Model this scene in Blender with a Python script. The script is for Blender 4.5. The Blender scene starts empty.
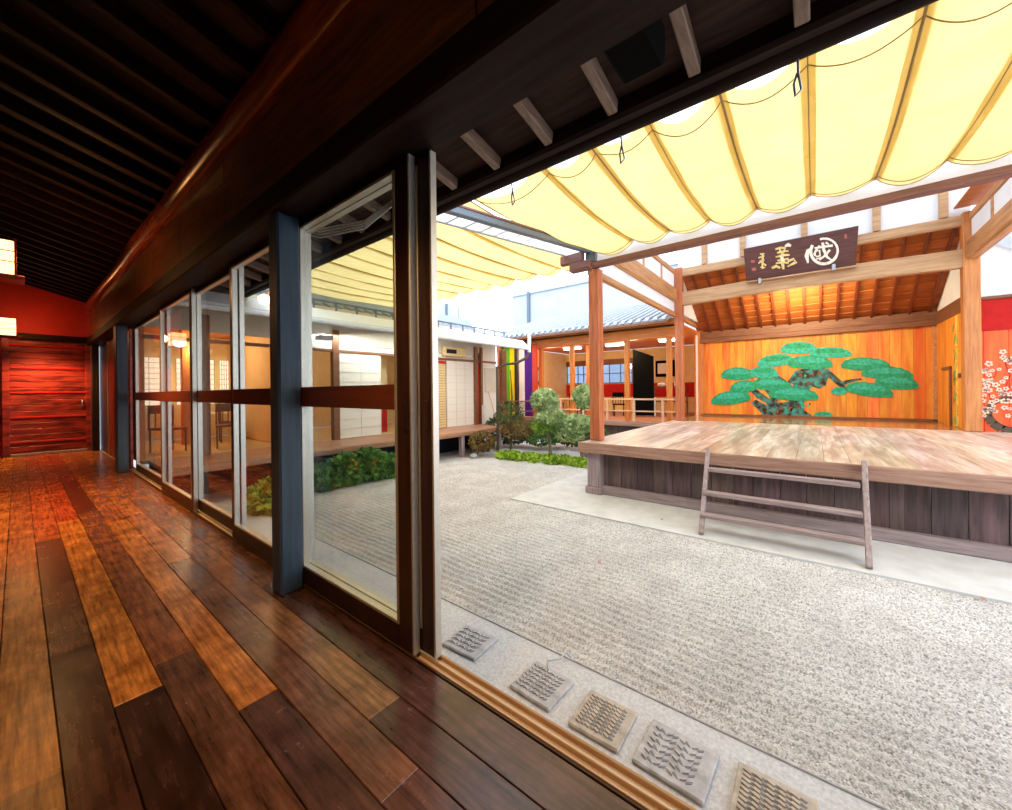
import bpy, bmesh, math, random
from mathutils import Vector, Matrix
random.seed(7)
R=math.radians
col=bpy.context.scene.collection
sc=bpy.context.scene
# ---------------------------------------------------------------- camera
YAW=R(51.5); ROLL=R(-0.65)
Fv=Vector((math.sin(YAW),math.cos(YAW),0)); R0=Vector((math.cos(YAW),-math.sin(YAW),0)); U0=Vector((0,0,1))
Rv=R0*math.cos(ROLL)+U0*math.sin(ROLL); Uv=U0*math.cos(ROLL)-R0*math.sin(ROLL)
cam=bpy.data.cameras.new('camera'); co=bpy.data.objects.new('camera',cam); col.objects.link(co)
co.matrix_world=Matrix(((Rv.x,Uv.x,-Fv.x,0),(Rv.y,Uv.y,-Fv.y,0),(Rv.z,Uv.z,-Fv.z,1.2),(0,0,0,1)))
cam.sensor_fit='HORIZONTAL'; cam.sensor_width=36; cam.lens=36*388.3/1012; cam.shift_y=-14.5/1012
cam.clip_start=0.02; cam.clip_end=200
sc.camera=co
# ---------------------------------------------------------------- world and exposure
W=bpy.data.worlds.new('sky'); sc.world=W; W.use_nodes=True
nt=W.node_tree; bg=nt.nodes['Background']
tc=nt.nodes.new('ShaderNodeTexCoord'); nz=nt.nodes.new('ShaderNodeTexNoise'); nz.inputs['Scale'].default_value=3
rp=nt.nodes.new('ShaderNodeValToRGB'); rp.color_ramp.elements[0].color=(.72,.84,1,1); rp.color_ramp.elements[1].color=(.93,.97,1,1)
rp.color_ramp.elements[0].position=.35; rp.color_ramp.elements[1].position=.6
nt.links.new(tc.outputs['Generated'],nz.inputs['Vector']); nt.links.new(nz.outputs['Fac'],rp.inputs['Fac']); nt.links.new(rp.outputs['Color'],bg.inputs['Color'])
bg.inputs['Strength'].default_value=3.0
sc.view_settings.view_transform='Standard'; sc.view_settings.look='None'; sc.view_settings.gamma=1
sc.view_settings.exposure=0.22; sc.view_settings.use_curve_mapping=False
sn=bpy.data.lights.new('sun','SUN'); sn.energy=1.15; sn.angle=R(45); sn.color=(1,.95,.88)
so=bpy.data.objects.new('sun',sn); col.objects.link(so); so.rotation_euler=(R(18),R(-28),0)
def area(name,loc,target,size,power,color,sy=None):
    l=bpy.data.lights.new(name,'AREA'); l.energy=power; l.color=color; l.size=size
    if sy: l.shape='RECTANGLE'; l.size_y=sy
    o=bpy.data.objects.new(name,l); col.objects.link(o); o.location=loc
    o.rotation_euler=(Vector(target)-Vector(loc)).to_track_quat('-Z','Y').to_euler(); return o
def point(name,loc,power,color,r=.08):
    l=bpy.data.lights.new(name,'POINT'); l.energy=power; l.color=color; l.shadow_soft_size=r
    o=bpy.data.objects.new(name,l); col.objects.link(o); o.location=loc; return o
# unseen stage lights added without fittings, then hall and room lights
area('stage_light',(11.75,.35,3.7),(13.6,.3,1.6),2.2,95,(1,.80,.50),.4)
area('rear_light',(12.6,.35,2.9),(12.9,.35,4.0),.8,42,(1,.80,.45),.3)
point('hall_glow',(13.2,5.0,2.6),110,(1,.72,.40),.25)
point('hall_glow',(13.2,8.2,2.6),110,(1,.72,.40),.25)
point('tea_room_glow',(2.4,10.2,2.1),45,(1,.75,.42),.2)
point('tea_room_glow',(5.6,10.2,2.1),45,(1,.75,.42),.2)
area('eave_fill_light',(5.6,7.9,2.45),(5.8,8.5,1.0),3.5,55,(1,.95,.88),.2)  # added fill without a fitting, brightens the house wall below the eave

# ---------------------------------------------------------------- materials
def newmat(n):
    m=bpy.data.materials.new(n); m.use_nodes=True; return m,m.node_tree,m.node_tree.nodes['Principled BSDF']
def plain(n,c,rough=.6,metal=0,bump=0,scale=40,var=.12,coat=0):
    m,t,b=newmat(n)
    x=t.nodes.new('ShaderNodeTexCoord'); z=t.nodes.new('ShaderNodeTexNoise'); z.inputs['Scale'].default_value=scale; z.inputs['Detail'].default_value=4
    t.links.new(x.outputs['Object'],z.inputs['Vector'])
    r=t.nodes.new('ShaderNodeValToRGB'); r.color_ramp.elements[0].position=.3; r.color_ramp.elements[1].position=.7
    r.color_ramp.elements[0].color=(*[q*(1-var) for q in c],1); r.color_ramp.elements[1].color=(*[min(1,q*(1+var)) for q in c],1)
    t.links.new(z.outputs['Fac'],r.inputs['Fac']); t.links.new(r.outputs['Color'],b.inputs['Base Color'])
    b.inputs['Roughness'].default_value=rough; b.inputs['Metallic'].default_value=metal; b.inputs['Coat Weight'].default_value=coat
    if bump:
        u=t.nodes.new('ShaderNodeBump'); u.inputs['Strength'].default_value=bump; u.inputs['Distance'].default_value=.01
        t.links.new(z.outputs['Fac'],u.inputs['Height']); t.links.new(u.outputs['Normal'],b.inputs['Normal'])
    return m
def wood(n,c1,c2,axis='X',rough=.55,stretch=14,scale=2.2,tone=False,bump=.15,coat=0,spread=(.3,.7),c3=None,spec=.5):
    """wood grain running along axis; tone=True multiplies by the per-board attribute"""
    m,t,b=newmat(n); N=t.nodes; L=t.links
    x=N.new('ShaderNodeTexCoord'); mp=N.new('ShaderNodeMapping')
    s=[stretch]*3; s['XYZ'.index(axis)]=1.0
    mp.inputs['Scale'].default_value=s; L.new(x.outputs['Object'],mp.inputs['Vector'])
    z=N.new('ShaderNodeTexNoise'); z.inputs['Scale'].default_value=scale; z.inputs['Detail'].default_value=8; z.inputs['Roughness'].default_value=.6; z.inputs['Distortion'].default_value=.4
    L.new(mp.outputs['Vector'],z.inputs['Vector'])
    r=N.new('ShaderNodeValToRGB'); e=r.color_ramp.elements
    e[0].position,e[1].position=spread; e[0].color=(*c1,1); e[1].color=(*c2,1)
    if c3: q=e.new(.5*(spread[0]+spread[1])); q.color=(*c3,1)
    L.new(z.outputs['Fac'],r.inputs['Fac']); out=r.outputs['Color']
    if tone:
        a=N.new('ShaderNodeAttribute'); a.attribute_name='tone'
        mx=N.new('ShaderNodeMix'); mx.data_type='RGBA'; mx.blend_type='MULTIPLY'; mx.inputs[0].default_value=1
        L.new(out,mx.inputs[6]); L.new(a.outputs['Color'],mx.inputs[7]); out=mx.outputs[2]
    L.new(out,b.inputs['Base Color']); b.inputs['Roughness'].default_value=rough; b.inputs['Specular IOR Level'].default_value=spec; b.inputs['Coat Weight'].default_value=coat; b.inputs['Coat Roughness'].default_value=.12
    if bump:
        u=N.new('ShaderNodeBump'); u.inputs['Strength'].default_value=bump; u.inputs['Distance'].default_value=.006
        L.new(z.outputs['Fac'],u.inputs['Height']); L.new(u.outputs['Normal'],b.inputs['Normal'])
    return m
def glass(n,tint=(1,1,1),a=.86):
    m,t,b=newmat(n); t.nodes.remove(b)
    tr=t.nodes.new('ShaderNodeBsdfTransparent'); tr.inputs[0].default_value=(*tint,1)
    g=t.nodes.new('ShaderNodeBsdfGlossy'); g.inputs['Roughness'].default_value=.02
    f=t.nodes.new('ShaderNodeLayerWeight'); f.inputs['Blend'].default_value=.5
    pw=t.nodes.new('ShaderNodeMath'); pw.operation='POWER'; pw.inputs[1].default_value=4; t.links.new(f.outputs['Facing'],pw.inputs[0])
    ma=t.nodes.new('ShaderNodeMath'); ma.operation='MULTIPLY_ADD'; ma.inputs[1].default_value=.6; ma.inputs[2].default_value=.035; t.links.new(pw.outputs[0],ma.inputs[0])
    mx=t.nodes.new('ShaderNodeMixShader'); t.links.new(ma.outputs[0],mx.inputs[0]); t.links.new(tr.outputs[0],mx.inputs[1]); t.links.new(g.outputs[0],mx.inputs[2])
    t.links.new(mx.outputs[0],t.nodes['Material Output'].inputs[0]); return m
def emit(n,c,s):
    m,t,b=newmat(n); b.inputs['Base Color'].default_value=(*c,1); b.inputs['Emission Color'].default_value=(*c,1); b.inputs['Emission Strength'].default_value=s; return m
def cloth(n,c,trans=.6,c2=None):
    m,t,b=newmat(n); N=t.nodes; L=t.links
    x=N.new('ShaderNodeTexCoord'); z=N.new('ShaderNodeTexNoise'); z.inputs['Scale'].default_value=2.5; z.inputs['Detail'].default_value=5
    L.new(x.outputs['Object'],z.inputs['Vector'])
    r=N.new('ShaderNodeValToRGB'); r.color_ramp.elements[0].position=.3; r.color_ramp.elements[1].position=.7
    r.color_ramp.elements[0].color=(*(c2 or [q*.9 for q in c]),1); r.color_ramp.elements[1].color=(*c,1); L.new(z.outputs['Fac'],r.inputs['Fac'])
    d=N.new('ShaderNodeBsdfDiffuse'); tr=N.new('ShaderNodeBsdfTranslucent'); mx=N.new('ShaderNodeMixShader'); mx.inputs[0].default_value=trans
    L.new(r.outputs['Color'],d.inputs[0]); L.new(r.outputs['Color'],tr.inputs[0]); L.new(d.outputs[0],mx.inputs[1]); L.new(tr.outputs[0],mx.inputs[2])
    wv=N.new('ShaderNodeTexNoise'); wv.inputs['Scale'].default_value=9
    L.new(x.outputs['Object'],wv.inputs['Vector']); bu=N.new('ShaderNodeBump'); bu.inputs['Strength'].default_value=.35; bu.inputs['Distance'].default_value=.03
    L.new(wv.outputs['Fac'],bu.inputs['Height']); L.new(bu.outputs['Normal'],d.inputs['Normal']); L.new(bu.outputs['Normal'],tr.inputs['Normal'])
    t.nodes.remove(b); L.new(mx.outputs[0],N['Material Output'].inputs[0]); return m
def leafmat(n,c1,c2,scale=6):
    m,t,b=newmat(n); N=t.nodes; L=t.links
    x=N.new('ShaderNodeTexCoord'); z=N.new('ShaderNodeTexNoise'); z.inputs['Scale'].default_value=scale
    L.new(x.outputs['Object'],z.inputs['Vector']); r=N.new('ShaderNodeValToRGB'); r.color_ramp.elements[0].position=.38; r.color_ramp.elements[1].position=.62
    r.color_ramp.elements[0].color=(*c1,1); r.color_ramp.elements[1].color=(*c2,1); L.new(z.outputs['Fac'],r.inputs['Fac']); L.new(r.outputs['Color'],b.inputs['Base Color'])
    b.inputs['Roughness'].default_value=.6
    tr=N.new('ShaderNodeBsdfTranslucent'); L.new(r.outputs['Color'],tr.inputs[0]); mx=N.new('ShaderNodeMixShader'); mx.inputs[0].default_value=.35
    L.new(b.outputs[0],mx.inputs[1]); L.new(tr.outputs[0],mx.inputs[2]); L.new(mx.outputs[0],N['Material Output'].inputs[0]); return m

def floor_mat():
    """polished corridor boards: a fixed tint per board, grain, worn patches, gloss"""
    m,t,b=newmat('polished_boards'); N=t.nodes; L=t.links
    x=N.new('ShaderNodeTexCoord'); mp=N.new('ShaderNodeMapping'); mp.inputs['Scale'].default_value=(22,1.6,10); L.new(x.outputs['Object'],mp.inputs['Vector'])
    z=N.new('ShaderNodeTexNoise'); z.inputs['Scale'].default_value=2.2; z.inputs['Detail'].default_value=9; z.inputs['Roughness'].default_value=.65; L.new(mp.outputs[0],z.inputs['Vector'])
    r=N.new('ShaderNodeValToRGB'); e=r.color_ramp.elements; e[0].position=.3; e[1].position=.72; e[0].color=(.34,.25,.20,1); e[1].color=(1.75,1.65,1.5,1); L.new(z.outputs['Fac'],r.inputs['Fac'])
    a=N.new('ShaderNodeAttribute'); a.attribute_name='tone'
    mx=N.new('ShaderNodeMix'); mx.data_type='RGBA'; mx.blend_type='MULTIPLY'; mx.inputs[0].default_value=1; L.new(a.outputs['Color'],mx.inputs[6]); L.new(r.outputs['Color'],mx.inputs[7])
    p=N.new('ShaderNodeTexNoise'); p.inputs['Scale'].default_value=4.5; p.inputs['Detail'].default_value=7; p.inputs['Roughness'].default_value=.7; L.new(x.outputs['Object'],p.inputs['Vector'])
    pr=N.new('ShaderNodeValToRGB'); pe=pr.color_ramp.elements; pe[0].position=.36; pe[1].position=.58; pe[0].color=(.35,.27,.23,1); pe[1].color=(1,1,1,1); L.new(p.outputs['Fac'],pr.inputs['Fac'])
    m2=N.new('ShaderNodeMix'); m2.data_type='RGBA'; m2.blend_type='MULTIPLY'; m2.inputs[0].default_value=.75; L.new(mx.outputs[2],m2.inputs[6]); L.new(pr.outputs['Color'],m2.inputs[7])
    L.new(m2.outputs[2],b.inputs['Base Color'])
    rr=N.new('ShaderNodeMapRange'); rr.inputs[3].default_value=.12; rr.inputs[4].default_value=.36; L.new(p.outputs['Fac'],rr.inputs[0]); L.new(rr.outputs[0],b.inputs['Roughness'])
    b.inputs['Specular IOR Level'].default_value=.55
    u=N.new('ShaderNodeBump'); u.inputs['Strength'].default_value=.12; u.inputs['Distance'].default_value=.004; L.new(z.outputs['Fac'],u.inputs['Height']); L.new(u.outputs['Normal'],b.inputs['Normal'])
    return m
def gravel_mat():
    m,t,b=newmat('raked_gravel'); N=t.nodes; L=t.links
    x=N.new('ShaderNodeTexCoord')
    v=N.new('ShaderNodeTexVoronoi'); v.inputs['Scale'].default_value=115; L.new(x.outputs['Object'],v.inputs['Vector'])
    n=N.new('ShaderNodeTexNoise'); n.inputs['Scale'].default_value=3.0; n.inputs['Detail'].default_value=3; L.new(x.outputs['Object'],n.inputs['Vector'])
    sp=N.new('ShaderNodeSeparateColor'); L.new(v.outputs['Color'],sp.inputs[0])
    r=N.new('ShaderNodeValToRGB'); e=r.color_ramp.elements; e[0].position=0; e[1].position=1; e[0].color=(.27,.26,.255,1); e[1].color=(.80,.785,.775,1)
    q=e.new(.22); q.color=(.47,.46,.45,1); q=e.new(.55); q.color=(.66,.645,.63,1); L.new(sp.outputs[0],r.inputs['Fac'])
    r2=N.new('ShaderNodeValToRGB'); r2.color_ramp.elements[0].position=.35; r2.color_ramp.elements[1].position=.65; r2.color_ramp.elements[0].color=(.84,.83,.83,1); r2.color_ramp.elements[1].color=(1,1,1,1); L.new(n.outputs['Fac'],r2.inputs['Fac'])
    mx=N.new('ShaderNodeMix'); mx.data_type='RGBA'; mx.blend_type='MULTIPLY'; mx.inputs[0].default_value=1; L.new(r.outputs['Color'],mx.inputs[6]); L.new(r2.outputs['Color'],mx.inputs[7])
    L.new(mx.outputs[2],b.inputs['Base Color']); b.inputs['Roughness'].default_value=.9
    # rake furrows along Y, with wobble
    nn=N.new('ShaderNodeTexNoise'); nn.inputs['Scale'].default_value=2.2; L.new(x.outputs['Object'],nn.inputs['Vector'])
    w=N.new('ShaderNodeTexWave'); w.bands_direction='X'; w.inputs['Scale'].default_value=4.6; w.inputs['Distortion'].default_value=1.6; w.inputs['Detail'].default_value=2; w.inputs['Detail Scale'].default_value=2.5
    L.new(x.outputs['Object'],w.inputs['Vector'])
    ad=N.new('ShaderNodeMath'); ad.operation='MULTIPLY_ADD'; ad.inputs[1].default_value=.12; L.new(w.outputs['Fac'],ad.inputs[0])
    vd=N.new('ShaderNodeMath'); vd.operation='MULTIPLY'; vd.inputs[1].default_value=-.9; L.new(v.outputs['Distance'],vd.inputs[0]); L.new(vd.outputs[0],ad.inputs[2])
    u=N.new('ShaderNodeBump'); u.inputs['Strength'].default_value=.6; u.inputs['Distance'].default_value=.014; L.new(ad.outputs[0],u.inputs['Height']); L.new(u.outputs['Normal'],b.inputs['Normal'])
    return m

M={}
M['floor']=floor_mat(); M['gravel']=gravel_mat()
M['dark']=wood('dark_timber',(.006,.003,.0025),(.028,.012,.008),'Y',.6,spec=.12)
M['darkv']=wood('dark_timber_upright',(.012,.006,.005),(.05,.02,.012),'Z',.4)
M['frame']=wood('door_frame_timber',(.020,.008,.006),(.055,.020,.012),'Z',.32,bump=.05)
M['header']=wood('header_boards',(.06,.020,.008),(.28,.10,.03),'Y',.4)
M['log']=wood('polished_log',(.09,.018,.006),(.30,.06,.014),'Y',.22)
M['post']=wood('bluish_grey_post',(.022,.048,.095),(.055,.105,.19),'Z',.5,scale=1.5)
M['soffit']=wood('eave_boards',(.014,.007,.005),(.060,.030,.020),'Y',.75,spec=.15,scale=1.5)
M['rafter']=wood('weathered_rafter',(.13,.075,.05),(.30,.20,.15),'X',.6)
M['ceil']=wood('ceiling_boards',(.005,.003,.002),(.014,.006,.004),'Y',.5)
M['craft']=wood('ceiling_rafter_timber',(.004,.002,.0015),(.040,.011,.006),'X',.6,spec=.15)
M['alu']=plain('aluminium',(.62,.58,.52),.35,.7,var=.05)
M['band']=wood('brown_band',(.10,.022,.010),(.16,.035,.014),'Y',.3,bump=0)
M['track']=wood('brass_coloured_rail',(.36,.20,.09),(.52,.32,.15),'Y',.35)
M['trackl']=wood('pale_sill',(.70,.55,.42),(.85,.72,.58),'Y',.45)
M['glass']=glass('window_glass',(.93,.95,.95))
M['red']=plain('red_plaster',(.55,.020,.008),.7,var=.08,scale=4)
M['reddoor']=wood('red_lacquered_boards',(.12,.006,.004),(.38,.035,.02),'X',.4,scale=2.2,stretch=5,spread=(.4,.6))
M['deck']=wood('weathered_stage_boards',(.40,.30,.24),(.82,.74,.66),'X',.30,tone=True,scale=1.1,stretch=9,spread=(.36,.66),c3=(.60,.49,.39))
M['reardeck']=wood('rear_stage_boards',(.30,.16,.06),(.50,.30,.13),'Y',.10,tone=True,bump=.02)
M['edge']=wood('grey_brown_edge_beam',(.26,.125,.085),(.50,.30,.22),'Y',.6)
M['skirt']=wood('dark_weathered_boards',(.045,.028,.026),(.16,.10,.09),'Z',.7,tone=True,scale=1.5)
M['base']=wood('grey_base_rail',(.20,.15,.15),(.40,.31,.30),'Y',.7)
M['grey']=wood('grey_weathered_timber',(.20,.14,.14),(.42,.32,.31),'Y',.65)
M['greyz']=wood('grey_weathered_timber_upright',(.20,.15,.15),(.44,.34,.34),'Z',.65)
M['cedar']=wood('cedar_pillar',(.42,.13,.030),(.70,.29,.085),'Z',.45,scale=1.6)
M['cedarred']=wood('reddish_pillar',(.34,.075,.03),(.62,.20,.07),'Z',.45,scale=1.6)
M['beamx']=wood('cedar_beam_along',(.36,.15,.05),(.66,.34,.14),'X',.5,scale=1.3)
M['beamy']=wood('cedar_beam_across',(.38,.20,.09),(.66,.41,.21),'Y',.5,scale=1.3)
M['purl']=wood('purple_brown_beam',(.13,.055,.05),(.30,.13,.11),'Y',.5)
M['lint']=wood('dark_brown_lintel',(.13,.045,.018),(.30,.12,.05),'Y',.5)
M['mirror']=wood('golden_backboard',(.76,.17,.010),(.92,.50,.055),'Z',.45,tone=True,scale=1.0,stretch=10)
M['ceilb']=wood('orange_ceiling_boards',(.32,.065,.012),(.60,.19,.035),'Y',.5,tone=True)
M['ceilr']=wood('dark_red_rafter',(.12,.018,.006),(.22,.045,.014),'X',.5)
M['redwall']=wood('orange_red_boards',(.80,.055,.006),(.90,.17,.012),'Z',.5,tone=True,scale=1.0,stretch=10)
M['crimson']=plain('crimson_panel',(.48,.006,.004),.9,scale=8)
M['plaster']=plain('white_plaster',(.84,.86,.88),.85,var=.03,scale=3)
M['cream']=plain('cream_plaster',(.78,.60,.30),.85,var=.06,scale=4)
M['beige']=plain('beige_plaster',(.68,.62,.50),.85,var=.05,scale=4)
M['green1']=plain('green_paint',(.010,.33,.16),.6,var=.35,scale=14)
M['green2']=plain('turquoise_green_paint',(.03,.42,.29),.6,var=.35,scale=14)
M['trunkp']=leafmat('trunk_paint',(.06,.028,.018),(.10,.42,.38),7)
M['black']=plain('black_paint',(.003,.003,.003),.9)
M['blossom']=plain('pale_blossom_paint',(.88,.62,.48),.7,var=.2,scale=30)
M['bamboo']=plain('bamboo_green_paint',(.22,.50,.16),.6,var=.5,scale=9)
M['bambooy']=plain('bamboo_yellow_paint',(.80,.60,.10),.6,var=.2,scale=9)
M['awning']=cloth('yellow_canvas',(.72,.54,.22),.72,(.66,.48,.185))
M['hem']=cloth('canvas_hem',(.50,.37,.16),.6)
M['seam']=cloth('canvas_seam',(.76,.585,.26),.6)
M['rod']=plain('brown_rod',(.30,.18,.07),.5)
M['sheet']=cloth('white_sheeting',(.88,.92,.96),.6,(.80,.86,.93))
M['sign']=wood('dark_brown_plaque',(.060,.016,.012),(.14,.045,.035),'Y',.5)
M['gold']=plain('gold_leaf',(.78,.58,.22),.5,var=.3,scale=20)
M['ivory']=plain('ivory_paint',(.88,.80,.66),.6,var=.15,scale=20)
M['seal']=plain('red_seal_paint',(.45,.12,.09),.6)
M['conc']=plain('pale_concrete',(.60,.60,.60),.85,var=.10,scale=5,bump=.2)
M['strip']=plain('sand_finish_paving',(.57,.58,.61),.9,var=.16,scale=60,bump=.4)
M['tile']=plain('grey_clay_tile',(.44,.44,.47),.7,var=.25,scale=18,bump=.4)
M['tiled']=plain('tile_groove',(.21,.21,.22),.8)
M['tilew']=plain('warm_grey_clay',(.46,.41,.36),.75,var=.25,scale=18,bump=.4)
M['rooft']=plain('roof_tile',(.28,.31,.36),.45,var=.25,scale=14)
M['metalroof']=plain('pale_metal_roof',(.72,.77,.83),.4,.1,var=.06)
M['lattice']=plain('blue_grey_metal',(.13,.17,.23),.5)
M['shoji']=plain('shoji_paper',(.86,.82,.73),.9,var=.03)
M['paperlit']=emit('lit_paper',(1,.88,.66),1.2)
M['tatami']=plain('straw_mat',(.66,.52,.24),.8,var=.1,scale=30)
M['lampw']=emit('lamp_diffuser',(1,.93,.78),6)
M['lantern']=emit('lantern_paper',(1,.66,.30),2.2)
M['lantred']=plain('red_lantern_frame',(.42,.03,.015),.4)
M['cwhite']=cloth('white_banner',(.88,.84,.80),.3)
M['cgreen']=cloth('green_banner',(.16,.52,.03),.3)
M['cyel']=cloth('yellow_banner',(.88,.74,.02),.3)
M['cpur']=cloth('purple_banner',(.11,.03,.27),.3)
M['cred']=cloth('red_banner',(.72,.10,.05),.3)
M['hall']=wood('hall_timber',(.55,.13,.02),(.80,.30,.06),'Y',.5)
M['hallz']=wood('hall_pillar_timber',(.50,.13,.02),(.75,.28,.05),'Z',.45)
M['rail']=wood('pale_rail_timber',(.62,.32,.15),(.80,.50,.30),'Y',.5)
M['engawa']=wood('veranda_boards',(.28,.12,.06),(.50,.27,.16),'X',.45)
M['sky_pane']=glass('blue_pane',(.75,.85,1))
M['bark']=plain('bark',(.10,.07,.045),.9,bump=.5,scale=25)
M['barkg']=plain('greyish_bark',(.20,.16,.12),.9,bump=.5,scale=25)
M['pine']=leafmat('pale_pine_needles',(.25,.38,.13),(.66,.78,.46))
M['pine2']=leafmat('fresh_green_leaves',(.10,.26,.03),(.42,.60,.10))
M['moss']=leafmat('bright_groundcover',(.16,.34,.02),(.60,.78,.10),9)
M['fern']=leafmat('deep_green_ferns',(.04,.16,.04),(.22,.42,.10))
M['fernw']=leafmat('yellowed_leaves',(.40,.30,.03),(.62,.46,.08))
M['rust']=leafmat('russet_leaves',(.16,.09,.03),(.32,.22,.07))
M['darkl']=leafmat('dark_foliage',(.03,.06,.02),(.14,.18,.05))
M['steel']=plain('galvanised_metal',(.45,.48,.52),.4,.6)
M['cable']=plain('white_cable',(.75,.72,.68),.5)
M['stone']=plain('garden_stone',(.45,.43,.40),.85,bump=.5,scale=12)
M['leafdry']=plain('dry_leaf',(.50,.25,.12),.8)
M['whitew']=plain('white_render',(.42,.49,.57),.85,var=.04,scale=1.5)
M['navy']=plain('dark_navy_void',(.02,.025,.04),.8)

for k_ in ('black','navy'): M[k_].node_tree.nodes['Principled BSDF'].inputs['Specular IOR Level'].default_value=.05
# ---------------------------------------------------------------- mesh builder
class MB:
    def __init__(s): s.v=[]; s.f=[]; s.tone=[]; s.sm=[]
    def add(s,vs,fs,tone=(1,1,1),smooth=False):
        o=len(s.v); s.v+=[tuple(q) for q in vs]
        for f in fs: s.f.append([o+i for i in f]); s.tone.append(tone); s.sm.append(smooth)
        return s
    def box(s,x0,x1,y0,y1,z0,z1,tone=(1,1,1)):
        return s.add([(x,y,z) for x in (x0,x1) for y in (y0,y1) for z in (z0,z1)],[(0,1,3,2),(4,6,7,5),(0,4,5,1),(2,3,7,6),(0,2,6,4),(1,5,7,3)],tone)
    def bbox(s,x0,x1,y0,y1,z0,z1,b=.008,tone=(1,1,1)):
        """box with chamfered long edges on all axes (rounded feel)"""
        x0,x1=min(x0,x1),max(x0,x1); y0,y1=min(y0,y1),max(y0,y1); z0,z1=min(z0,z1),max(z0,z1)
        b=min(b,(x1-x0)*.3,(y1-y0)*.3,(z1-z0)*.3)
        bm=bmesh.new(); bmesh.ops.create_cube(bm,size=1)
        for q in bm.verts: q.co=Vector(((x0+x1)/2+q.co.x*(x1-x0),(y0+y1)/2+q.co.y*(y1-y0),(z0+z1)/2+q.co.z*(z1-z0)))
        bmesh.ops.bevel(bm,geom=list(bm.edges),offset=b,segments=1,affect='EDGES')
        bm.verts.index_update(); s.add([q.co[:] for q in bm.verts],[[q.index for q in f.verts] for f in bm.faces],tone); bm.free(); return s
    def bar(s,p,q,w,h,tone=(1,1,1),up=(0,0,1),b=.006):
        p=Vector(p); q=Vector(q); d=(q-p); L=d.length; d.normalize(); up=Vector(up)
        if abs(d.dot(up))>.98: up=Vector((1,0,0))
        r=d.cross(up).normalized(); u=r.cross(d)
        n=len(s.v); s.bbox(-w/2,w/2,0,L,-h/2,h/2,b,tone)
        for i in range(n,len(s.v)):
            c=s.v[i]; s.v[i]=tuple(p+r*c[0]+d*c[1]+u*c[2])
        return s
    def tube(s,pts,r,n=8,tone=(1,1,1),smooth=True):
        pts=[Vector(p) for p in pts]; rs=r if isinstance(r,(list,tuple)) else [r]*len(pts)
        vs=[]; 
        for i,p in enumerate(pts):
            d=(pts[min(i+1,len(pts)-1)]-pts[max(i-1,0)]).normalized()
            a=Vector((0,0,1)) if abs(d.z)<.9 else Vector((1,0,0))
            x=d.cross(a).normalized(); y=x.cross(d)
            vs+=[p+(x*math.cos(6.2832*k/n)+y*math.sin(6.2832*k/n))*rs[i] for k in range(n)]
        fs=[(i*n+k,i*n+(k+1)%n,(i+1)*n+(k+1)%n,(i+1)*n+k) for i in range(len(pts)-1) for k in range(n)]
        s.add(vs,fs,tone,smooth); m=len(pts)-1
        s.add(vs[:n],[tuple(range(n))[::-1]],tone); s.add(vs[m*n:],[tuple(range(n))],tone); return s
    def poly(s,pts,off,tone=(1,1,1)):
        """closed outline extruded by off"""
        pts=[Vector(p) for p in pts]; off=Vector(off); n=len(pts)
        return s.add(pts+[p+off for p in pts],[tuple(range(n))[::-1],tuple(range(n,2*n))]+[(i,(i+1)%n,n+(i+1)%n,n+i) for i in range(n)],tone)
    def blob(s,c,r,seed=0,amp=.15,seg=3,smooth=True):
        rnd=random.Random(seed); bm=bmesh.new(); bmesh.ops.create_icosphere(bm,subdivisions=seg,radius=1)
        ph=[rnd.uniform(0,6) for _ in range(6)]
        for q in bm.verts:
            k=1+amp*(math.sin(3*q.co.x+ph[0])*math.sin(4*q.co.y+ph[1])+.5*math.sin(7*q.co.z+ph[2]+5*q.co.x))
            q.co=Vector((c[0]+q.co.x*r[0]*k,c[1]+q.co.y*r[1]*k,c[2]+q.co.z*r[2]*k))
        bm.verts.index_update(); s.add([q.co[:] for q in bm.verts],[[q.index for q in f.verts] for f in bm.faces],(1,1,1),smooth); bm.free(); return s
    def build(s,name,mat,parent=None,org=None):
        o0=Vector(parent['_o']) if parent is not None and '_o' in parent else Vector((0,0,0))
        if parent is None: o0=Vector(org) if org else Vector((0,0,0))
        me=bpy.data.meshes.new(name); me.from_pydata([tuple(Vector(q)-o0) for q in s.v],[],s.f)
        me.materials.append(M[mat] if isinstance(mat,str) else mat)
        for p,k in zip(me.polygons,s.sm): p.use_smooth=k
        if any(t!=(1,1,1) for t in s.tone) or (isinstance(mat,str) and mat in ('deck','reardeck','skirt','mirror','ceilb','redwall','floor')):
            a=me.color_attributes.new('tone','FLOAT_COLOR','CORNER')
            i=0
            for p,t in zip(me.polygons,s.tone):
                for _ in p.loop_indices: a.data[i].color=(*t,1); i+=1
        me.validate(); me.update()
        o=bpy.data.objects.new(name,me); col.objects.link(o)
        if parent is not None: o.parent=parent; o['_o']=tuple(o0)
        else: o.location=o0; o['_o']=tuple(o0)
        return o
def tag(o,label,cat,group=None,kind=None):
    if label: o['label']=label
    if cat: o['category']=cat
    if group: o['group']=group
    if kind: o['kind']=kind
    return o
def thing(name,loc,label,cat,group=None,kind=None):
    o=bpy.data.objects.new(name,None); o.empty_display_size=.1; col.objects.link(o); o.location=loc; o['_o']=tuple(loc)
    return tag(o,label,cat,group,kind)
def struct(name,mb,mat,label,cat):
    return tag(mb.build(name,mat),label,cat,None,'structure')
def copy_tree(o,delta,label=None,parent=None):
    c=o.copy(); col.objects.link(c)
    if parent is None: c.location=Vector(o.location)+Vector(delta)
    else: c.parent=parent
    if label: c['label']=label
    for ch in [q for q in o.children]: copy_tree(ch,(0,0,0),None,c)
    return c
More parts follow.
